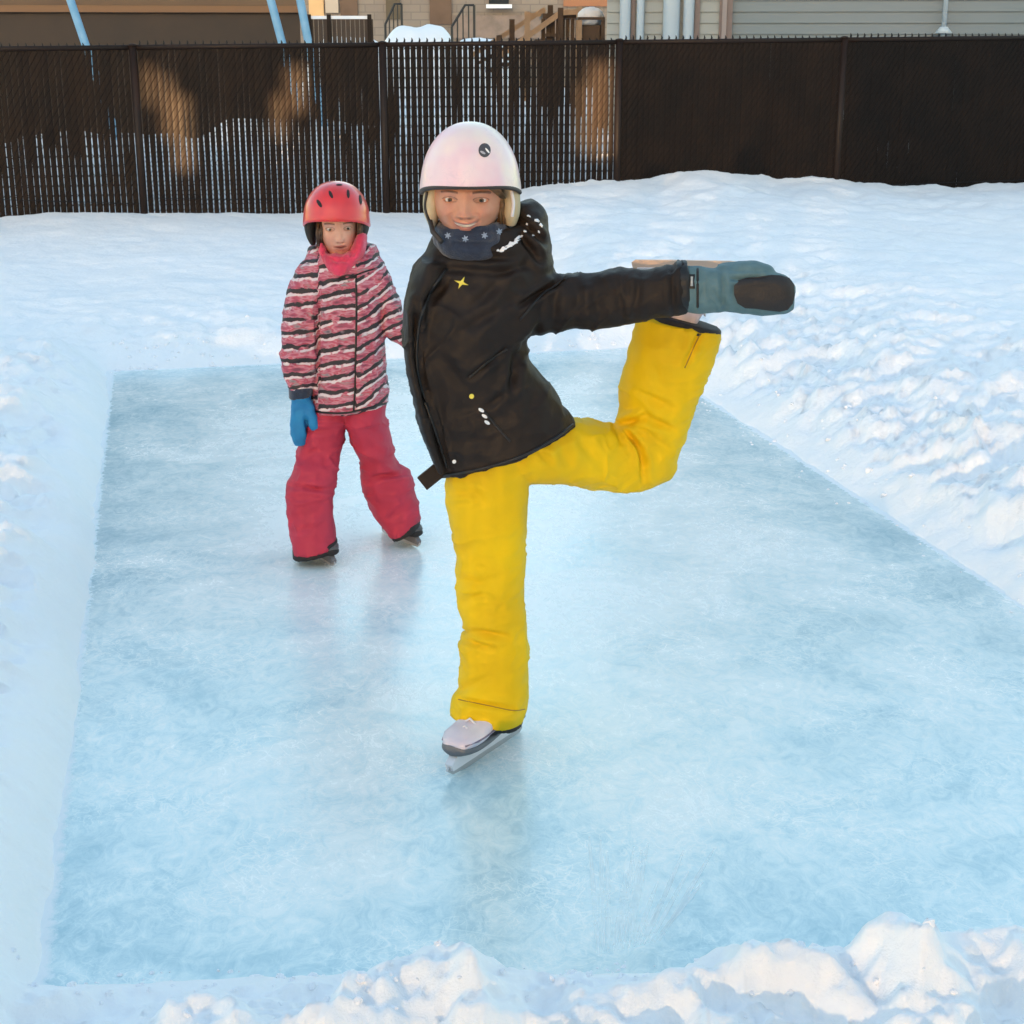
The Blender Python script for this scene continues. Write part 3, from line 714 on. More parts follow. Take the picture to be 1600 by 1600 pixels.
def make_body(name, secs_list, Y, head, label):
    mb = MB()
    for sc in secs_list: loft(mb, sc, Y, n=20, k=3, shrink=.72)
    me0 = fuse(mb, .014, 4); co = [v.co.copy() for v in me0.vertices]; fc = [tuple(p.vertices) for p in me0.polygons]
    hv, hf, hc, eyes, Mx = head; o = len(co)
    me = bpy.data.meshes.new(name); me.from_pydata([tuple(c) for c in co]+[tuple(c) for c in hv], [], fc+[tuple(i+o for i in q) for q in hf]); me.update()
    ob = link(name, me, skinm, None, True); tag(ob, label, 'person')
    cols = np.ones((len(me.vertices), 4), np.float32); cols[:, :3] = (.55, .3, .2); cols[o:, :3] = hc
    at = me.attributes.new('skin_tone', 'FLOAT_COLOR', 'POINT'); at.data.foreach_set('color', cols.ravel())
    return ob, Mx, eyes
def add_eyes(eyes, s, Mx, parent, iris, look=(0, 0)):
    for ie, e in enumerate(eyes):
        r = .0135*s; mb = MB(); ellipsoid(mb, (0, 0, 0), (r, r, r), 40, 30)
        fwd = (Mx.to_3x3() @ Vector((look[0]+(-.13, .13)[ie], -1, look[1]))).normalized()
        v = [p+e for p in mb.v]; ob = mesh_obj('eye', v, mb.f, eyem, parent, True)
        cols = []
        for p in mb.v:
            a = math.degrees(p.angle(fwd)); c = (.012, .01, .01) if a < 11 else iris if a < 26 else (.62, .57, .54)
            cols += [*c, 1]
        at = ob.data.attributes.new('iris', 'FLOAT_COLOR', 'POINT'); at.data.foreach_set('color', np.array(cols, np.float32))
def helmet(Y, cx, cyrim, rx_px, top_py, name, m, parent, depth, rimf, n=120, nv=50, e=2.0, flare=.0, th=.93, dy=0):
    """shell around the head: outline in photo pixels, rim height as a function of azimuth (0 = front)"""
    c = at_y(cx, cyrim, Y+dy); w = (at_y(cx+rx_px, cyrim, Y+dy)-c).x; h = at_y(cx, top_py, Y+dy).z-c.z
    v = []; f = []
    def pt(az, t, k):
        zr = rimf(az)                         # rim height relative to centre in units of h
        ph = t                                 # 0 top .. 1 rim
        z = 1-(1-zr)*(ph**1.0)
        zz = math.sin(math.pi/2*(1-ph))*(1-max(zr, 0)) + max(zr, 0) if zr >= 0 else None
        a = ph*(math.pi/2-math.asin(max(-.9, min(.9, zr))))
        z = math.cos(a); r = abs(math.sin(a))**(2/e) if a < math.pi/2 else 1-.30*(1-abs(math.sin(a)))
        r *= 1+flare*max(0, ph-.86)/.14
        return c+Vector((math.sin(az)*r*w*k, -math.cos(az)*r*depth*k, z*h*(k if z > 0 else 1)))
    for k in (1, th):
        for j in range(nv+1):
            for i in range(n): v.append(pt(2*math.pi*i/n, max(j/nv, .004), k))
    L = (nv+1)*n
    for j in range(nv):
        for i in range(n):
            a = j*n+i; b = j*n+(i+1) % n; f.append((a, a+n, b+n, b)); f.append((L+a, L+b, L+b+n, L+a+n))
    for i in range(n): a = nv*n+i; b = nv*n+(i+1) % n; f.append((a, L+a, L+b, b))
    f.append(tuple(range(n))); ob = mesh_obj(name, v, f, m, parent, True)
    rim = [pt(2*math.pi*i/n, 1, (1+th)/2) for i in range(n)]
    return ob, rim, c, w, h
def skate(mats, Mx, parent, scale=1.0):
    boot, sole, hold, blade = mats
    Mx = Mx @ Matrix.Scale(scale, 4)
    # boot: sections along x (heel -.12 .. toe .15)
    sk = thing_part('skate', parent, Mx)
    def prof(xs): 
        v = []; f = []; n_ = 20
        for (x, w, zb, zt) in xs:
            for k in range(n_):
                a = 2*math.pi*k/n_; cx = math.cos(a); sx = math.sin(a)
                v.append(Mx @ Vector((x, w*math.copysign(abs(cx)**.8, cx), (zb+zt)/2+(zt-zb)/2*math.copysign(abs(sx)**.8, sx))))
        for i in range(len(xs)-1):
            for k in range(n_): f.append((i*n_+k, i*n_+(k+1) % n_, (i+1)*n_+(k+1) % n_, (i+1)*n_+k))
        f.append(tuple(range(n_))[::-1]); f.append(tuple((len(xs)-1)*n_+k for k in range(n_)))
        return v, f
    Mb = Mx.copy(); Mx = Mx @ Matrix.Translation((.004, 0, -.024))
    v, f = prof(cat_interp([(-.125, .022, .10, .20), (-.11, .036, .092, .26), (-.06, .040, .09, .28), (-.01, .040, .09, .25), (.03, .044, .09, .165), (.075, .050, .09, .135), (.115, .048, .09, .128), (.145, .032, .092, .118), (.153, .012, .098, .108)], 4))
    b_ = MB().add(v, f).build('boot', boot, sk, True)
    v, f = prof(cat_interp([(-.128, .024, .078, .094), (-.11, .038, .076, .098), (-.03, .036, .076, .098), (.05, .046, .076, .10), (.11, .048, .076, .104), (.146, .034, .078, .106), (.156, .012, .08, .104)], 4))
    MB().add(v, f).build('sole', sole, sk, True)
    # laces
    lm = MB()
    for k in range(4):
        x = .03+k*.02; z = .170-k*.012
        lm.tube([Mx @ Vector((x, -.026, z-.022)), Mx @ Vector((x+.006, 0, z)), Mx @ Vector((x, .026, z-.022))], .003*scale, 6)
    lm.build('laces', M['white_plastic'], sk, True)
    for sy in (-1, 1):
        MB().tube([Mx @ Vector((x, sy*y, z)) for x, y, z in ((.0, .043, .112), (.06, .050, .113), (.11, .0485, .112), (.143, .033, .108))], .0026*scale, 6).build('boot_stripe', M['lilac'], sk, True)
    Mx = Mb
    def slab(poly, t):
        n_ = len(poly); v = [Mx @ Vector((x, t, z)) for x, z in poly]+[Mx @ Vector((x, -t, z)) for x, z in poly]
        f = [tuple(range(n_)), tuple(range(n_, 2*n_))[::-1]]+[(i, i+n_, (i+1) % n_+n_, (i+1) % n_) for i in range(n_)]
        return v, f
    v, f = slab([(-.135, .020), (.165, .020), (.170, .036), (.145, .056), (.055, .056), (.045, .042), (-.02, .042), (-.03, .056), (-.12, .056), (-.137, .04)], .011)
    MB().add(v, f).build('blade_holder', hold, sk)
    v, f = slab([(-.150, .008), (-.14, .001), (-.05, 0), (.10, 0), (.155, .006), (.178, .022), (.172, .030), (-.145, .030)], .0028)
    MB().add(v, f).build('blade', blade, sk)
    return sk
def thing_part(name, parent, Mx):
    o = bpy.data.objects.new(name, None); C.objects.link(o); o.parent = parent; o.matrix_parent_inverse = parent.matrix_world.inverted(); o.empty_display_size = .05
    o.location = Mx.translation; bpy.context.view_layer.update(); return o
def basis(fwd, up, org):
    x = Vector(fwd).normalized(); z = (Vector(up)-x*x.dot(Vector(up))).normalized(); y = z.cross(x)
    m = Matrix((x, y, z)).transposed().to_4x4(); m.translation = org; return m

# ------------------------------------------------------------------ the older skater
toe = at_z(706, 1214); heel = at_z(820, 1138); e = (toe-heel); Lb = e.length; e.normalize(); ank = heel+e*(Lb*.42)
YG = ank.y+.005
print('girl', YG, ank, Lb)
LEG = [(712, 690, 828, 690, 0, .095), (694, 745, 826, 735, 0, .100), (696, 790, 823, 790, 0, .102), (707, 840, 822, 840, 0, .098), (713, 880, 821, 880, 0, .094), (713, 920, 820, 920, 0, .092), (719, 955, 820, 955, 0, .09), (731, 985, 820, 985, 0, .085), (722, 1002, 823, 1000, 0, .09), (719, 1040, 826, 1040, .0, .092), (719, 1070, 827, 1070, .0, .094), (709, 1088, 826, 1088, .0, .10), (706, 1103, 823, 1110, .0, .102), (708, 1112, 819, 1122, .0, .10)]
THIGH = [(760, 655, 770, 742, .02, .10), (820, 655, 825, 750, .03, .105), (865, 652, 862, 753, .05, .10), (905, 652, 905, 758, .09, .095), (940, 661, 950, 762, .13, .09), (962, 664, 1000, 765, .17, .085), (965, 645, 1045, 745, .19, .085), (967, 620, 1066, 695, .19, .085), (972, 590, 1083, 648, .18, .083), (983, 545, 1104, 588, .17, .083), (992, 510, 1122, 540, .16, .083), (1000, 494, 1128, 516, .15, .08)]
TORSO = [(700, 375, 800, 378, .02, .08), (668, 388, 838, 398, .03, .10), (646, 412, 858, 425, .03, .118), (634, 445, 862, 470, .02, .128), (627, 500, 842, 505, .0, .132), (628, 540, 822, 548, -.0, .13), (636, 590, 842, 578, .0, .128), (649, 640, 866, 612, .01, .128), (668, 698, 888, 645, .01, .13), (685, 743, 900, 665, .01, .138)]
SLEEVE = [(790, 420, 780, 540, .02, .09), (840, 428, 826, 524, .02, .078), (882, 431, 880, 513, .01, .066), (930, 429, 938, 514, .0, .062), (962, 418, 968, 510, -.01, .060), (1000, 424, 1002, 501, -.02, .056), (1036, 418, 1038, 493, -.03, .055), (1072, 410, 1072, 490, -.03, .055)]
SLEEVE2 = [(656, 400, 705, 410, -.02, .08), (634, 455, 680, 460, -.055, .07), (627, 515, 664, 520, -.075, .06), (634, 580, 664, 580, -.08, .055), (648, 640, 680, 636, -.075, .05), (668, 700, 700, 694, -.06, .05), (682, 738, 706, 732, -.05, .05)]
HOOD = [(795, 318, 835, 312, .07, .05), (800, 335, 851, 330, .07, .075), (800, 360, 858, 358, .07, .09), (798, 395, 861, 395, .06, .10), (780, 430, 868, 432, .04, .10)]
COLLAR = [(676, 362, 815, 352, .035, .095), (668, 380, 830, 378, .035, .105), (655, 405, 845, 410, .03, .11)]
hd_c = at_y(731, 309, YG-.015)
girl_head = head_mesh(hd_c, 1.09, R(-2), 1.0, False, roll=R(1), pitch=R(-2), zs=.84)
NECK = [(695, 330, 778, 330, .04, .06), (690, 380, 790, 380, .03, .07), (670, 420, 830, 425, .02, .1)]
girl, gM, geyes = make_body('person', [LEG, THIGH, TORSO, SLEEVE, NECK], YG, girl_head, 'older skater in yellow trousers balancing on one leg, arm stretched to her raised skate')
add_eyes(geyes, 1.09, gM, girl, (.10, .055, .03), (.02, -.06))
# trousers
mb = MB(); loft(mb, LEG, YG); loft(mb, THIGH, YG); me = fuse(mb, .005, 4)
CR = [((735, 986), (790, 994), .008, 5), ((722, 1000), (770, 1012), .004, 5), ((722, 1094), (800, 1108), .006, 4), ((716, 1080), (760, 1060), .004, 6),
      ((716, 905), (755, 915), .005, 6), ((712, 870), (745, 850), .003, 8), ((700, 770), (760, 775), .004, 6), ((705, 790), (760, 785), .003, 5), ((735, 750), (760, 800), .003, 7), ((720, 940), (760, 925), .004, 6),
      ((970, 665), (1010, 650), .010, 5), ((1010, 650), (1052, 672), .007, 5), ((975, 672), (1000, 700), .008, 4), ((985, 675), (1008, 725), .007, 4), ((1002, 690), (1006, 760), .006, 5), ((1000, 612), (1050, 638), .006, 6),
      ((1068, 570), (1096, 520), .005, 4), ((985, 660), (1040, 700), .004, 5), ((960, 668), (970, 690), .006, 5), ((905, 680), (940, 730), .004, 8), ((870, 680), (895, 735), .003, 8), ((840, 705), (860, 720), .005, 5), ((1020, 560), (1040, 610), .003, 8)]
cloth(me, CR, .0045, .0014, 6, 24, 2, an=(6, 6, 17, .25), aa=.0075)
trg = link('trousers', me, M['yellow'], girl, True); bv = bvh_of(me)
sm_ = MB()
for line in ([(716, 1093), (760, 1102), (800, 1110), (820, 1108)], [(1070, 575), (1090, 530), (1100, 512)]):
    p = surf_line(bv, line, 18, .0); 
    if len(p) > 3: MB().tube(p, .0016, 6).build('seam', M['ochre'], trg, True)
mb = MB(); loft(mb, [(709, 1102, 818, 1112, 0, .098), (710, 1117, 818, 1128, 0, .097)], YG, k=4); me = fuse(mb, .006, 2); link('gaiter', me, M['gaiter'], girl, True)
mb = MB(); loft(mb, [(1008, 503, 1126, 527, .15, .070), (1024, 488, 1127, 514, .149, .066)], YG, k=4); me = fuse(mb, .006, 2); link('gaiter', me, M['gaiter'], girl, True)
# jacket
mb = MB()
for sc in (TORSO, SLEEVE, SLEEVE2, HOOD, COLLAR): loft(mb, sc, YG)
me = fuse(mb, .006, 7)
CJ = [((650, 470), (652, 560), .010, 5), ((652, 560), (672, 650), .010, 5), ((672, 650), (700, 735), .010, 5), ((700, 440), (660, 480), .006, 6),
      ((810, 480), (880, 435), .010, 4), ((720, 520), (800, 470), .004, 7), ((735, 590), (790, 545), .006, 4), ((808, 555), (800, 610), .010, 6), ((815, 545), (840, 510), .006, 5), ((760, 640), (795, 610), .004, 6), ((770, 430), (820, 415), .006, 6), ((780, 440), (740, 480), .004, 7),
      ((905, 440), (900, 505), .003, 7), ((960, 420), (975, 500), .004, 6), ((975, 425), (985, 480), .005, 5), ((1000, 430), (990, 500), .004, 5), ((1050, 415), (1052, 488), .005, 4), ((925, 440), (940, 505), .003, 7), ((870, 440), (862, 510), .004, 6),
      ((690, 560), (720, 600), .004, 8), ((700, 690), (770, 690), .003, 9), ((840, 600), (820, 680), .003, 10), ((812, 345), (850, 380), .010, 5), ((812, 370), (846, 410), .008, 5), ((690, 395), (800, 405), .008, 6), ((680, 420), (790, 425), .004, 6)]
cloth(me, CJ, .005, .0014, 8, 26, 5, an=(7, 6, 14, .8), aa=.008)
jk = link('jacket', me, M['jacket'], girl, True); bv = bvh_of(me)
def piping(pts, r, nm, m, n_=30, off=.001, par=None):
    p = surf_line(bv, pts, n_, off)
    if len(p) > 2: return MB().tube(p, r, 6).build(nm, m, par or jk, True)
piping([(697, 420), (668, 465), (653, 520), (652, 580), (668, 640), (686, 690), (698, 730)], .004, 'front_zip', M['zip'], 40)
piping([(733, 590), (760, 566), (792, 545)], .0035, 'pocket_zip', M['zip'])
piping([(757, 642), (775, 665), (797, 690)], .003, 'pocket_zip', M['zip'])
piping([(812, 500), (846, 462), (884, 436)], .0028, 'sleeve_seam', M['zip'])
piping([(690, 742), (740, 735), (800, 718), (850, 695), (895, 664)], .004, 'hem_cord', M['zip'], 40)
patch(bv, 'zip_pull', ell(737, 619, 4, 4), M['yellow_logo'], jk)
for (x, y) in ((752, 641), (757, 650), (761, 660)): patch(bv, 'print_mark', ell(x, y, 5, 2.6, .6), M['white_print'], jk)
star = []
for k in range(16):
    a = k*math.pi/8+.4; r = 12 if k % 4 == 0 else (3.6 if k % 4 == 2 else 5); star.append((721+r*math.cos(a), 442+r*math.sin(a)*.85))
patch(bv, 'emblem', star, M['yellow_logo'], jk, rings=3)
patch(bv, 'snap', ell(710, 721, 3.2, 3.2), M['white_print'], jk)
patch(bv, 'snap', ell(675, 373, 5, 5), M['white_print'], jk)
rs = random.Random(12)
def ragged(x, y, a, b, r):
    return [(x+(px-x)*f, y+(py-y)*f) for (px, py) in ell(x, y, a, b, r, 14) for f in (rs.uniform(.45, 1.25),)]
for (x, y, a, b, r) in [(811, 371, 8, 3, -.6), (805, 378, 9, 4, -.6), (797, 383, 10, 5, -.5), (787, 389, 7, 4, -.3), (778, 391, 3, 2, 0), (838, 345, 5, 2.4, .5), (845, 352, 4, 2, .9), (826, 338, 3, 1.5, .4), (820, 362, 2.6, 1.4, .5), (833, 368, 2, 1.6, 0), (842, 362, 2.4, 1.2, .9), (824, 350, 2.4, 1.2, 1.2)]:
    patch(bv, 'stuck_snow', ragged(x, y, a, b, r), M['snowbit'], jk, off=.0006, thick=.0022)
# tab at the jacket hem
a = at_y(652, 747, YG-.07); b = at_y(683, 722, YG-.06); c = at_y(697, 742, YG-.06); d = at_y(667, 766, YG-.07)
v = []
for off in (0, .012): v += [p+Vector((0, off, 0)) for p in (a, b, c, d)]
MB().add(v, [(0, 1, 2, 3), (7, 6, 5, 4), (0, 4, 5, 1), (1, 5, 6, 2), (2, 6, 7, 3), (3, 7, 4, 0)]).build('hem_strap', M['jacket'], jk)
# cuff
mb = MB(); loft(mb, [(1054, 409, 1056, 492, -.03, .059), (1074, 407, 1075, 490, -.03, .058)], YG, k=5); me = fuse(mb, .005, 2); cloth(me, [], .002, .001, 12, 30, 3); link('cuff', me, M['zip'], jk, True)
# neck warmer
mb = MB(); loft(mb, [(688, 344, 784, 346, .005, .099), (678, 352, 793, 354, .01, .108), (675, 368, 794, 368, .01, .107), (682, 388, 790, 388, .01, .10), (690, 402, 790, 400, .015, .092)], YG, e=2.1)
me = fuse(mb, .005, 4); cloth(me, [((690, 365), (780, 360), .004, 5), ((700, 378), (770, 382), .004, 5), ((690, 352), (720, 358), .003, 4)], .004, .002, 10, 40, 8)
nw = link('neck_warmer', me, M['navy'], girl, True); bn = bvh_of(me)
for (x, y) in ((700, 368), (727, 373), (757, 368), (780, 362)):
    for k in range(3):
        a = k*math.pi/3+.3; patch(bn, 'snowflake_print', ell(x, y, 5.5, 1.3, a, 12), mat('pale_blue_print', (.30, .36, .46), .8) if 'pbp' not in M else M['pbp'], nw, off=.0008, thick=.0006)
# helmet
def rim_g(az):
    f_ = .5+.5*math.cos(az); return .085 - .25*(1-f_)**1.2 - .06*math.sin(az)**8
hl, rim, hc_, hw, hh = helmet(YG, 735, 292, 78, 190, 'helmet', M['helmet_white'], girl, .142, rim_g, flare=.025, dy=.0, e=2.15)
MB().tube(rim+[rim[0]], .0055, 8, False).build('rim_trim', M['trim'], hl, True)
bh = bvh_of(hl.data)
patch(bh, 'badge', ell(757, 235, 9.5, 11, .0), M['darkgrey'], hl, off=.001, thick=.0008)
patch(bh, 'badge_mark', ell(754, 239, 4.5, 1.8, .5), mat('silver_print', (.42, .40, .42), .5), hl, off=.0022, thick=.0005)
patch(bh, 'badge_mark', ell(761, 236, 5, 1.4, .9), M['white_print'], hl, off=.0022, thick=.0005)
for (L, rr_) in (([(664, 298), (661, 325), (670, 352)], 0), ([(806, 298), (806, 325), (799, 350)], 1)):
    mb = MB()
    if rr_ == 0: loft(mb, [(664, 292, 690, 292, .0, .055), (661, 310, 691, 310, .0, .06), (662, 330, 689, 330, .0, .058), (668, 346, 684, 348, .0, .045), (672, 356, 681, 357, .0, .03)], YG)
    else: loft(mb, [(782, 288, 811, 290, .01, .055), (783, 310, 813, 311, .01, .06), (784, 332, 812, 334, .01, .055), (788, 350, 806, 352, .01, .04)], YG)
    me = fuse(mb, .004, 3); pdm = link('ear_pad', me, M['pad'], hl, True)
    bp = bvh_of(me)
    p = surf_line(bp, [(668, 300), (665, 325), (673, 350)] if rr_ == 0 else [(799, 298), (802, 318), (800, 338)], 16, .0005)
    if len(p) > 2: MB().tube(p, .004, 6).build('pad_piping', M['trim'] if rr_ == 0 else M['white_plastic'], pdm, True)
mb = MB(); mb.tube([at_y(672, 345, YG-.06), at_y(676, 362, YG-.075), at_y(690, 378, YG-.10)], .006, 8); mb.build('chin_strap', M['trim'], hl, True)
# hair beside the face
mb = MB(); mb2 = MB(); rs = random.Random(3)
for k in range(26):
    x = 690+rs.uniform(-2, 5); mb.tube([at_y(x, 292, YG-.045+rs.uniform(0, .03)), at_y(x-1+rs.uniform(-2, 2), 318, YG-.055+rs.uniform(0, .03)), at_y(x+rs.uniform(-2, 3), 348, YG-.045+rs.uniform(0, .03))], [.0025, .003, .0015], 5)
    x = 783+rs.uniform(-4, 6); mb2.tube([at_y(x-6, 292, YG-.045+rs.uniform(0, .03)), at_y(x+rs.uniform(-2, 2), 318, YG-.055+rs.uniform(0, .03)), at_y(x+rs.uniform(-3, 2), 350, YG-.04+rs.uniform(0, .03))], [.0025, .003, .0015], 5)
for k in range(8): mb2.tube([at_y(752+k*2, 290, YG-.118), at_y(768+k*2, 297, YG-.112), at_y(783+k, 310, YG-.09)], [.001, .0016, .001], 4)
mb.build('hair', M['hair'], girl, True); mb2.build('hair', M['hair'], girl, True)
# mitten on the stretched arm
mb = MB(); MIT = [(1066, 416, 1068, 486, -.035, .05), (1085, 414, 1088, 488, -.035, .052), (1110, 417, 1112, 486, -.04, .05), (1135, 420, 1138, 484, -.045, .045), (1165, 424, 1160, 488, -.045, .042), (1200, 424, 1195, 491, -.045, .040), (1228, 428, 1224, 492, -.045, .036), (1242, 442, 1240, 486, -.045, .025)]
loft(mb, MIT, YG); loft(mb, [(1120, 412, 1125, 445, -.03, .035), (1150, 408, 1150, 440, -.03, .035), (1180, 409, 1180, 438, -.03, .033), (1203, 414, 1202, 434, -.03, .026), (1210, 420, 1209, 430, -.03, .014)], YG)
me = fuse(mb, .004, 5); cloth(me, [((1128, 420), (1130, 480), .004, 4), ((1142, 436), (1200, 434), .006, 3), ((1100, 425), (1102, 480), .002, 5), ((1115, 455), (1135, 478), .004, 4)], .003, .001, 12, 40, 6)
mt = link('mitten', me, M['teal'], girl, True); bm_ = bvh_of(me)
pal = [(1146, 446), (1152, 437), (1165, 433), (1185, 432), (1205, 431), (1220, 432), (1232, 436), (1239, 446), (1240, 462), (1237, 474), (1230, 483), (1218, 486), (1200, 484), (1180, 481), (1164, 480), (1152, 473), (1146, 460)]
patch(bm_, 'palm', pal, M['palm'], mt, off=.004, thick=.001, rings=8)
patch(bm_, 'label_tag', [(1076, 429), (1086, 429), (1086, 451), (1076, 451)], M['zip'], mt, thick=.001)
patch(bm_, 'tag_mark', [(1079, 433), (1083, 433), (1083, 447), (1079, 447)], mat('grey_mark', (.35, .36, .36), .6), mt, off=.003, thick=.0004)
p = [hit(bm_, 1090, y)[0] for y in range(420, 484, 6)]; p = [q+Vector((0, -.001, 0)) for q in p if q]
MB().tube(p, .003, 6).build('wrist_seam', M['palm'], mt, True)
# skates
mats = (M['boot'], M['sole'], M['white_plastic'], M['steel'])
skate(mats, basis(e, (0, 0, 1), heel+e*.176+Vector((0, 0, .001))), girl, 1.06)
bl = at_y(985, 405, YG+.17); br_ = at_y(1160, 408, YG+.12); fw = (br_-bl); 
up = Vector((0, .15, -1)); mats = (M['boot'], M['sole'], M['white_plastic'], mat('warm_lit_steel', (.76, .54, .42), .4)); skate(mats, basis(fw, up, bl+fw.normalized()*.150), girl, .98)  # peach tint paints warm light into the raised blade's colour
MB()
# ------------------------------------------------------------------ the younger skater
lf = at_z(490, 879); rf = at_z(634, 850); YK = (lf.y+rf.y)/2
print('kid', YK, lf, rf)
dl, dr = lf.y-YK, rf.y-YK
KL = [(488, 632, 552, 636, .0, .10), (474, 662, 541, 662, .0, .098), (464, 700, 534, 700, -.0, .092), (458, 726, 530, 724, dl*.4, .088), (449, 752, 526, 750, dl*.6, .088), (448, 768, 520, 768, dl*.7, .088), (451, 800, 522, 798, dl*.8, .088), (454, 835, 525, 828, dl*.9, .09), (457, 864, 527, 851, dl, .088)]
KR = [(535, 636, 604, 626, .0, .10), (540, 655, 602, 648, .0, .098), (550, 685, 608, 668, dr*.3, .09), (560, 715, 614, 702, dr*.5, .086), (563, 742, 622, 728, dr*.7, .086), (566, 760, 640, 740, dr*.8, .09), (576, 786, 647, 768, dr*.9, .09), (592, 814, 654, 792, dr, .088), (610, 839, 657, 812, dr, .085)]
KT = [(505, 396, 563, 398, .02, .06), (480, 402, 590, 403, .01, .085), (466, 425, 603, 424, .01, .10), (476, 460, 602, 458, .0, .112), (486, 500, 600, 498, .0, .115), (489, 545, 600, 540, -.0, .118), (488, 590, 603, 585, .0, .122), (486, 620, 606, 610, .0, .125), (487, 643, 606, 630, .0, .125)]
KA = [(474, 408, 512, 425, .0, .07), (455, 440, 504, 450, -.02, .066), (445, 475, 500, 482, -.03, .062), (440, 510, 498, 515, -.035, .06), (439, 545, 496, 545, -.045, .058), (443, 580, 493, 578, -.055, .056), (450, 607, 491, 606, -.06, .052)]
KB = [(570, 440, 598, 412, .0, .07), (582, 462, 614, 440, .0, .062), (592, 490, 624, 470, .0, .058), (600, 515, 634, 495, -.0, .055), (618, 536, 648, 515, -.02, .05), (640, 548, 662, 528, -.06, .045)]
khc = at_y(528, 353, YK-.0)
kid_head = head_mesh(khc, .90, R(9), .1, True, roll=R(-2), pitch=R(2), zs=1.08)
kid, kM, keyes = make_body('person', [KL, KR, KT, KA, KB, [(508, 385, 556, 385, .02, .05), (505, 420, 560, 420, .02, .06)]], YK, kid_head, 'younger skater in striped pink jacket and red helmet standing behind')
add_eyes(keyes, .90, kM, kid, (.05, .03, .02), (.05, -.1))
mb = MB(); loft(mb, KL, YK); loft(mb, KR, YK); me = fuse(mb, .007, 4)
cloth(me, [((455, 760), (525, 765), .006, 4), ((478, 762), (515, 768), .005, 3), ((570, 752), (630, 738), .006, 4), ((585, 745), (640, 742), .004, 3), ((462, 830), (500, 822), .004, 5), ((600, 815), (645, 795), .004, 4), ((610, 805), (640, 785), .003, 4), ((480, 675), (520, 672), .004, 4), ((560, 660), (600, 690), .003, 6), ((470, 720), (500, 700), .003, 6), ((575, 700), (605, 712), .003, 5), ((500, 650), (540, 648), .003, 4)], .005, .0016, 7, 24, 12, an=(6, 6, 16, -.2), aa=.0085)
link('trousers', me, M['red'], kid, True)
mb = MB(); loft(mb, [(457, 856, 527, 842, dl, .083), (458, 872, 527, 858, dl, .08)], YK, k=4); link('gaiter', fuse(mb, .006, 2), M['gaiter'], kid, True)
mb = MB(); loft(mb, [(608, 832, 656, 806, dr, .08), (614, 843, 657, 820, dr, .078)], YK, k=4); link('gaiter', fuse(mb, .006, 2), M['gaiter'], kid, True)
# striped jacket
sm_ = mat('striped_jacket', (.5, .1, .15), .65, [(400, .2, .002), (10, .4, .010, 1)]); n = NT(sm_)
ph = n.n('Attribute', attribute_name='stripe'); co_ = ph.outputs['Fac']
w1 = n.noise(9, 2); w2 = n.noise(38, 3)
pv = n.math('ADD', co_, n.math('ADD', n.math('MULTIPLY', w1, .85), n.math('MULTIPLY', w2, .35)))
fr_ = n.math('FRACT', pv)
cell = n.math('FLOOR', pv)
br2 = n.noise(30, 2, n.mapping((.6, .6, 2.2)))
fill = n.ramp(br2, [(.28, (.16, .045, .075)), (.42, (.42, .07, .12)), (.5, (.50, .22, .27)), (.56, (.44, .05, .09)), (.66, (.30, .22, .24)), (.76, (.12, .09, .11))])
strp = n.ramp(fr_, [(0, 1.0), (.25, 1.0), (.29, 0.0), (.97, 0.0), (1, 1.0)])
wht = n.ramp(fr_, [(.27, 0), (.30, 1), (.44, 1), (.50, 0)])
gate = n.ramp(n.noise(16, 2, n.mapping((1, 1, 1.5))), [(.33, 0), (.39, 1)])
gate2 = n.ramp(n.noise(22, 2, n.mapping((1.3, 1, 1.2))), [(.40, 0), (.46, 1)])
c1 = n.mix(n.math('MULTIPLY', wht, gate2), fill, (.62, .54, .56)); c2 = n.mix(n.math('MULTIPLY', strp, gate), c1, (.02, .016, .02))
n.l(c2, n.b.inputs['Base Color'])
mb = MB()
for sc in (KT, KA, KB): loft(mb, sc, YK)
loft(mb, [(486, 384, 512, 380, .05, .06), (478, 400, 520, 405, .04, .08), (470, 425, 530, 430, .03, .09)], YK); loft(mb, [(556, 378, 588, 384, .05, .06), (550, 400, 594, 402, .04, .08), (545, 425, 600, 425, .02, .09)], YK)
me = fuse(mb, .006, 5)
cloth(me, [((498, 445), (497, 600), .014, 4), ((602, 470), (592, 520), .006, 4), ((555, 545), (555, 640), .005, 3), ((500, 470), (540, 455), .004, 6), ((520, 560), (590, 552), .004, 6), ((500, 610), (545, 615), .004, 5), ((450, 500), (490, 505), .004, 5), ((447, 540), (488, 545), .004, 5), ((450, 575), (485, 570), .004, 5), ((595, 470), (615, 455), .004, 4)], .006, .0018, 8, 26, 15, an=(8, 6, 15, .5), aa=.008)
co = get_co(me); px, py = proj(co)
arm = px < 497+.0*py; tilt = np.where(arm, .10, .16+.25*np.clip((px-555)/50, 0, 1))
strv = (-(py)-tilt*(px-500)*-1.0)/21.5+np.where(arm, .45, 0)+np.where(px > 556, .35, 0)
strv = (py*-1+tilt*-(px-500)*1.0)/21.5+np.where(arm, .45, 0)+np.where((px > 556) & (py < 640), .3, 0)
jk2 = link('jacket', me, sm_, kid, True)
at = me.attributes.new('stripe', 'FLOAT', 'POINT'); at.data.foreach_set('value', (-strv).astype(np.float32))
bv = bvh_of(me)
piping([(556, 430), (557, 480), (556, 545), (555, 590), (552, 642)], .0035, 'front_zip', M['zip'], 40, par=jk2)
piping([(520, 440), (540, 436), (560, 428), (585, 420)], .003, 'yoke_seam', M['zip'], 20, par=jk2)
piping([(490, 643), (540, 645), (603, 630)], .004, 'hem_cord', M['zip'], 30, par=jk2)
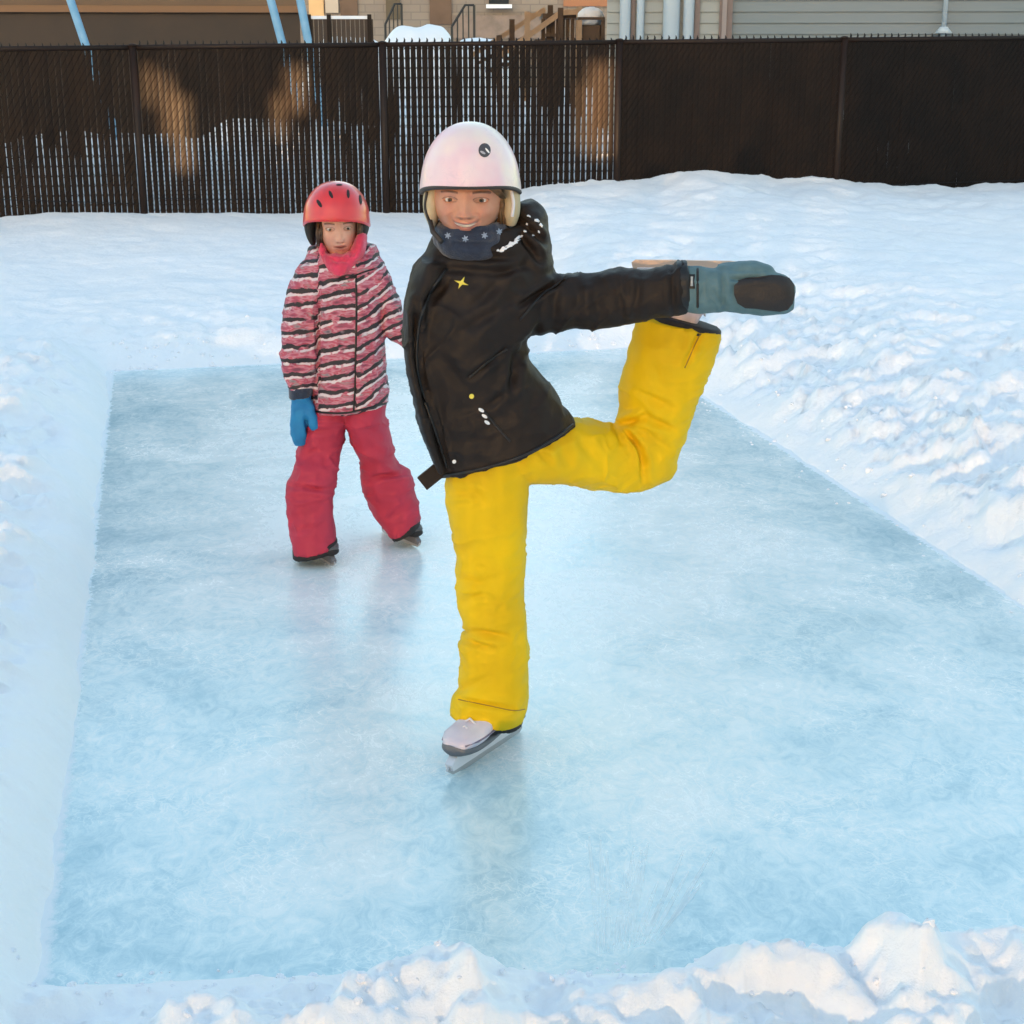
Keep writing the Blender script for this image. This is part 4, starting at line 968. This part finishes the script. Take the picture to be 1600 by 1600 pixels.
mb = MB(); loft(mb, [(504, 394, 566, 390, .0, .094), (501, 402, 569, 398, .0, .104), (508, 412, 562, 410, .0, .114), (522, 424, 552, 422, .0, .118)], YK); loft(mb, [(558, 364, 571, 362, -.01, .055), (553, 380, 573, 378, -.01, .065), (546, 400, 570, 398, -.01, .07)], YK); loft(mb, [(500, 374, 508, 376, -.01, .05), (500, 390, 512, 392, -.01, .055), (504, 404, 522, 406, -.01, .06)], YK)
me = fuse(mb, .005, 3)
# opening for the chin: press the front down below the mouth
co = get_co(me); px, py = proj(co); nz = (np.exp(-((px-533)/17)**2))*(co[:, 1] < YK-.02); co[:, 2] -= .012*nz*np.clip((410-py)/20, 0, 1); me.vertices.foreach_set('co', co.ravel()); me.update()
cloth(me, [((510, 395), (530, 412), .004, 3), ((560, 385), (540, 412), .004, 3), ((515, 405), (555, 408), .003, 3)], .004, .002, 12, 40, 9); link('neck_warmer', me, M['pink'], kid, True)
def rim_k(az): f_ = .5+.5*math.cos(az); return .06-.36*(1-f_)**1.1-.10*math.sin(az)**6
kh, rim, *_ = helmet(YK, 526, 341, 51.5, 283, 'helmet', M['helmet_red'], kid, .135, rim_k, flare=.03, e=2.25)
MB().tube(rim+[rim[0]], .004, 8, False).build('rim_trim', M['helmet_red'], kh, True); bh = bvh_of(kh.data)
vm = mat('dark_vent', (.012, .006, .006), .7)
for (x, y, a, b, r) in ((499, 318, 7, 2.8, 1.0), (517, 304, 6.5, 2.6, 1.15), (544, 303, 7, 2.4, 1.5), (563, 312, 8, 2.4, 1.45), (530, 289, 5, 1.6, .0)):
    patch(bh, 'vent', ell(x, y, a, b, r), vm, kh, off=.0006, thick=.0006)
patch(bh, 'sticker', ell(558, 296, 5, 2.2, .6), M['white_print'], kh, off=.0006, thick=.0004)
for sec in ([(476, 340, 496, 342, .0, .05), (476, 355, 494, 356, .0, .052), (480, 370, 493, 372, .0, .045), (486, 382, 494, 383, .0, .03)], [(560, 340, 577, 340, .0, .05), (562, 355, 577, 354, .0, .05), (563, 366, 574, 366, .0, .042), (563, 376, 570, 376, .0, .03)]):
    mb = MB(); loft(mb, sec, YK); link('ear_pad', fuse(mb, .005, 2), M['darkpad'], kh, True)
mb = MB(); mb2 = MB(); rs = random.Random(8)
for k in range(30):
    x = 498+rs.uniform(-3, 5); mb.tube([at_y(x, 342, YK-.06+rs.uniform(0, .03)), at_y(x+rs.uniform(-2, 1), 362, YK-.066+rs.uniform(0, .03)), at_y(x+rs.uniform(-1, 4), 384, YK-.055+rs.uniform(0, .03))], [.003, .0034, .0018], 5)
    x = 562+rs.uniform(-3, 3); mb2.tube([at_y(x, 342, YK-.06+rs.uniform(0, .03)), at_y(x+rs.uniform(-1, 2), 358, YK-.066+rs.uniform(0, .03)), at_y(x+rs.uniform(-2, 1), 376, YK-.055+rs.uniform(0, .03))], [.003, .0034, .0018], 5)
mb.build('hair', M['hairdark'], kid, True); mb2.build('hair', M['hairdark'], kid, True)
# glove
mb = MB(); loft(mb, [(453, 612, 488, 610, -.06, .045), (455, 628, 486, 627, -.065, .045), (454, 645, 486, 643, -.07, .042), (453, 662, 483, 660, -.07, .038), (455, 680, 480, 680, -.07, .034), (461, 694, 477, 694, -.07, .022)], YK)
loft(mb, [(468, 632, 486, 624, -.075, .03), (477, 648, 492, 640, -.085, .026), (483, 662, 497, 655, -.09, .022), (489, 672, 498, 668, -.09, .013)], YK)
me = fuse(mb, .004, 3); cloth(me, [((478, 655), (482, 680), .006, 3), ((458, 630), (484, 632), .003, 3)], .003, .001, 12, 40, 3); gl = link('glove', me, M['blue'], kid, True)
mb = MB(); loft(mb, [(451, 602, 490, 603, -.06, .056), (452, 622, 487, 618, -.06, .054)], YK, k=4); me = fuse(mb, .005, 2); link('glove_cuff', me, M['navy'], gl, True)
mats = (M['darkboot'], M['gaiter'], M['sole'], M['steel'])
skate(mats, basis((.55, -.85, 0), (0, 0, 1), Vector((at_z(494, 878).x, lf.y+.05, .001))), kid, .80)
skate(mats, basis((.6, -.8, 0), (0, 0, 1), Vector((at_z(622, 852).x, rf.y+.05, .001))), kid, .80)

# ================================================================== light
SE, SA = R(4.0), R(12)       # sun elevation, azimuth of travel to the right of +y
sdir = Vector((math.sin(SA)*math.cos(SE), math.cos(SA)*math.cos(SE), -math.sin(SE)))
# added unseen wall behind the camera shades the yard; its slots shape low beams
YW = -7.0
def back(p): return p - sdir*((p.y-YW)/sdir.y)
holes = []; LAT = .058
def fence_hole(x0, x1, y0, y1):
    a = back(at_y(x0, y0, fence_y(at_y(x0, y0, 13.5).x))); b = back(at_y(x1, y1, fence_y(at_y(x1, y1, 13.5).x))); holes.append((min(a.x, b.x), max(a.x, b.x), min(a.z, b.z), max(a.z, b.z)))
for h_ in ((222, 248, 105, 165), (248, 270, 120, 215), (270, 300, 150, 265), (425, 446, 150, 215), (446, 474, 105, 175), (906, 922, 130, 235), (922, 956, 100, 245)): fence_hole(*h_)
holes.sort()
wm_ = MB(); lat = MB(); HT = 7.2; LX0, LX1, LZ0, LZ1 = -9.0, -1.44, .35, 3.35
wm_.box((-45, YW-.1, -.05), (LX0, YW+.1, HT)); wm_.box((LX1, YW-.1, 1.55), (45, YW+.1, HT)); wm_.box((LX1, YW-.1, -.05), (45, YW+.1, LZ0)); wm_.box((1.6, YW-.1, LZ0), (45, YW+.1, 1.55)); wm_.box((LX0, YW-.1, LZ1), (LX1, YW+.1, HT)); wm_.box((LX0, YW-.1, -.05), (LX1, YW+.1, LZ0))
k = 0; PITCH = .04
while LX0+(k+1)*PITCH <= LX1+.01:
    x0 = LX0+k*PITCH; x1 = x0+PITCH*(1-LAT); k += 1; xm = x0+PITCH/2; z = LZ0
    for (a, b, c, d) in holes:
        if a < xm < b and d > z:
            if c > z: lat.box((x0, YW-.0015, z), (x1, YW+.0015, c))
            z = d
    lat.box((x0, YW-.0015, z), (x1, YW+.0015, LZ1))
x0 = LX1
while x0 < 1.6: lat.box((x0, YW-.0015, LZ0), (min(1.6, x0+PITCH*(1-LAT*1.2)), YW+.0015, 1.55)); x0 += PITCH
sun_blocker = thing('house', 'long pale unseen wall added behind the camera to block and shape the sun', 'house', (0, YW, 0))  # added sun blocker, not one of the houses
lat.build('sun_filter_slats', M['palm'], sun_blocker)
wm_.build('wall', mat('sun_blocker_render', (.55, .44, .34), .8, [(10, .3, .01)]), sun_blocker)

w = bpy.data.worlds.new('World'); bpy.context.scene.world = w; w.use_nodes = True
sky = w.node_tree.nodes.new('ShaderNodeTexSky'); sky.sky_type = 'NISHITA'; sky.sun_disc = False
sky.sun_elevation = SE; sky.sun_rotation = math.pi+SA; sky.air_density = 1.0; sky.dust_density = 1.5; sky.ozone_density = 1.0
bg = w.node_tree.nodes['Background']; w.node_tree.links.new(sky.outputs[0], bg.inputs['Color']); bg.inputs['Strength'].default_value = .15
sl = bpy.data.lights.new('sun', 'SUN'); sl.energy = 4.5; sl.angle = R(.5); sl.color = (1, .62, .30)
so = bpy.data.objects.new('sun', sl); C.objects.link(so); so.rotation_euler = sdir.to_track_quat('-Z', 'Y').to_euler(); so.location = (-5, -10, 8)

cam = bpy.data.cameras.new('camera'); cam.sensor_width = 36; cam.lens = F/1600*36; cam.clip_end = 2000; cam.clip_start = .05
co_ = bpy.data.objects.new('camera', cam); C.objects.link(co_); co_.location = CAM; co_.rotation_euler = (math.pi/2-TH, 0, 0)
sc = bpy.context.scene; sc.camera = co_
sc.view_settings.view_transform = 'Standard'; sc.view_settings.look = 'None'; sc.view_settings.exposure = 2.85; sc.view_settings.gamma = 1
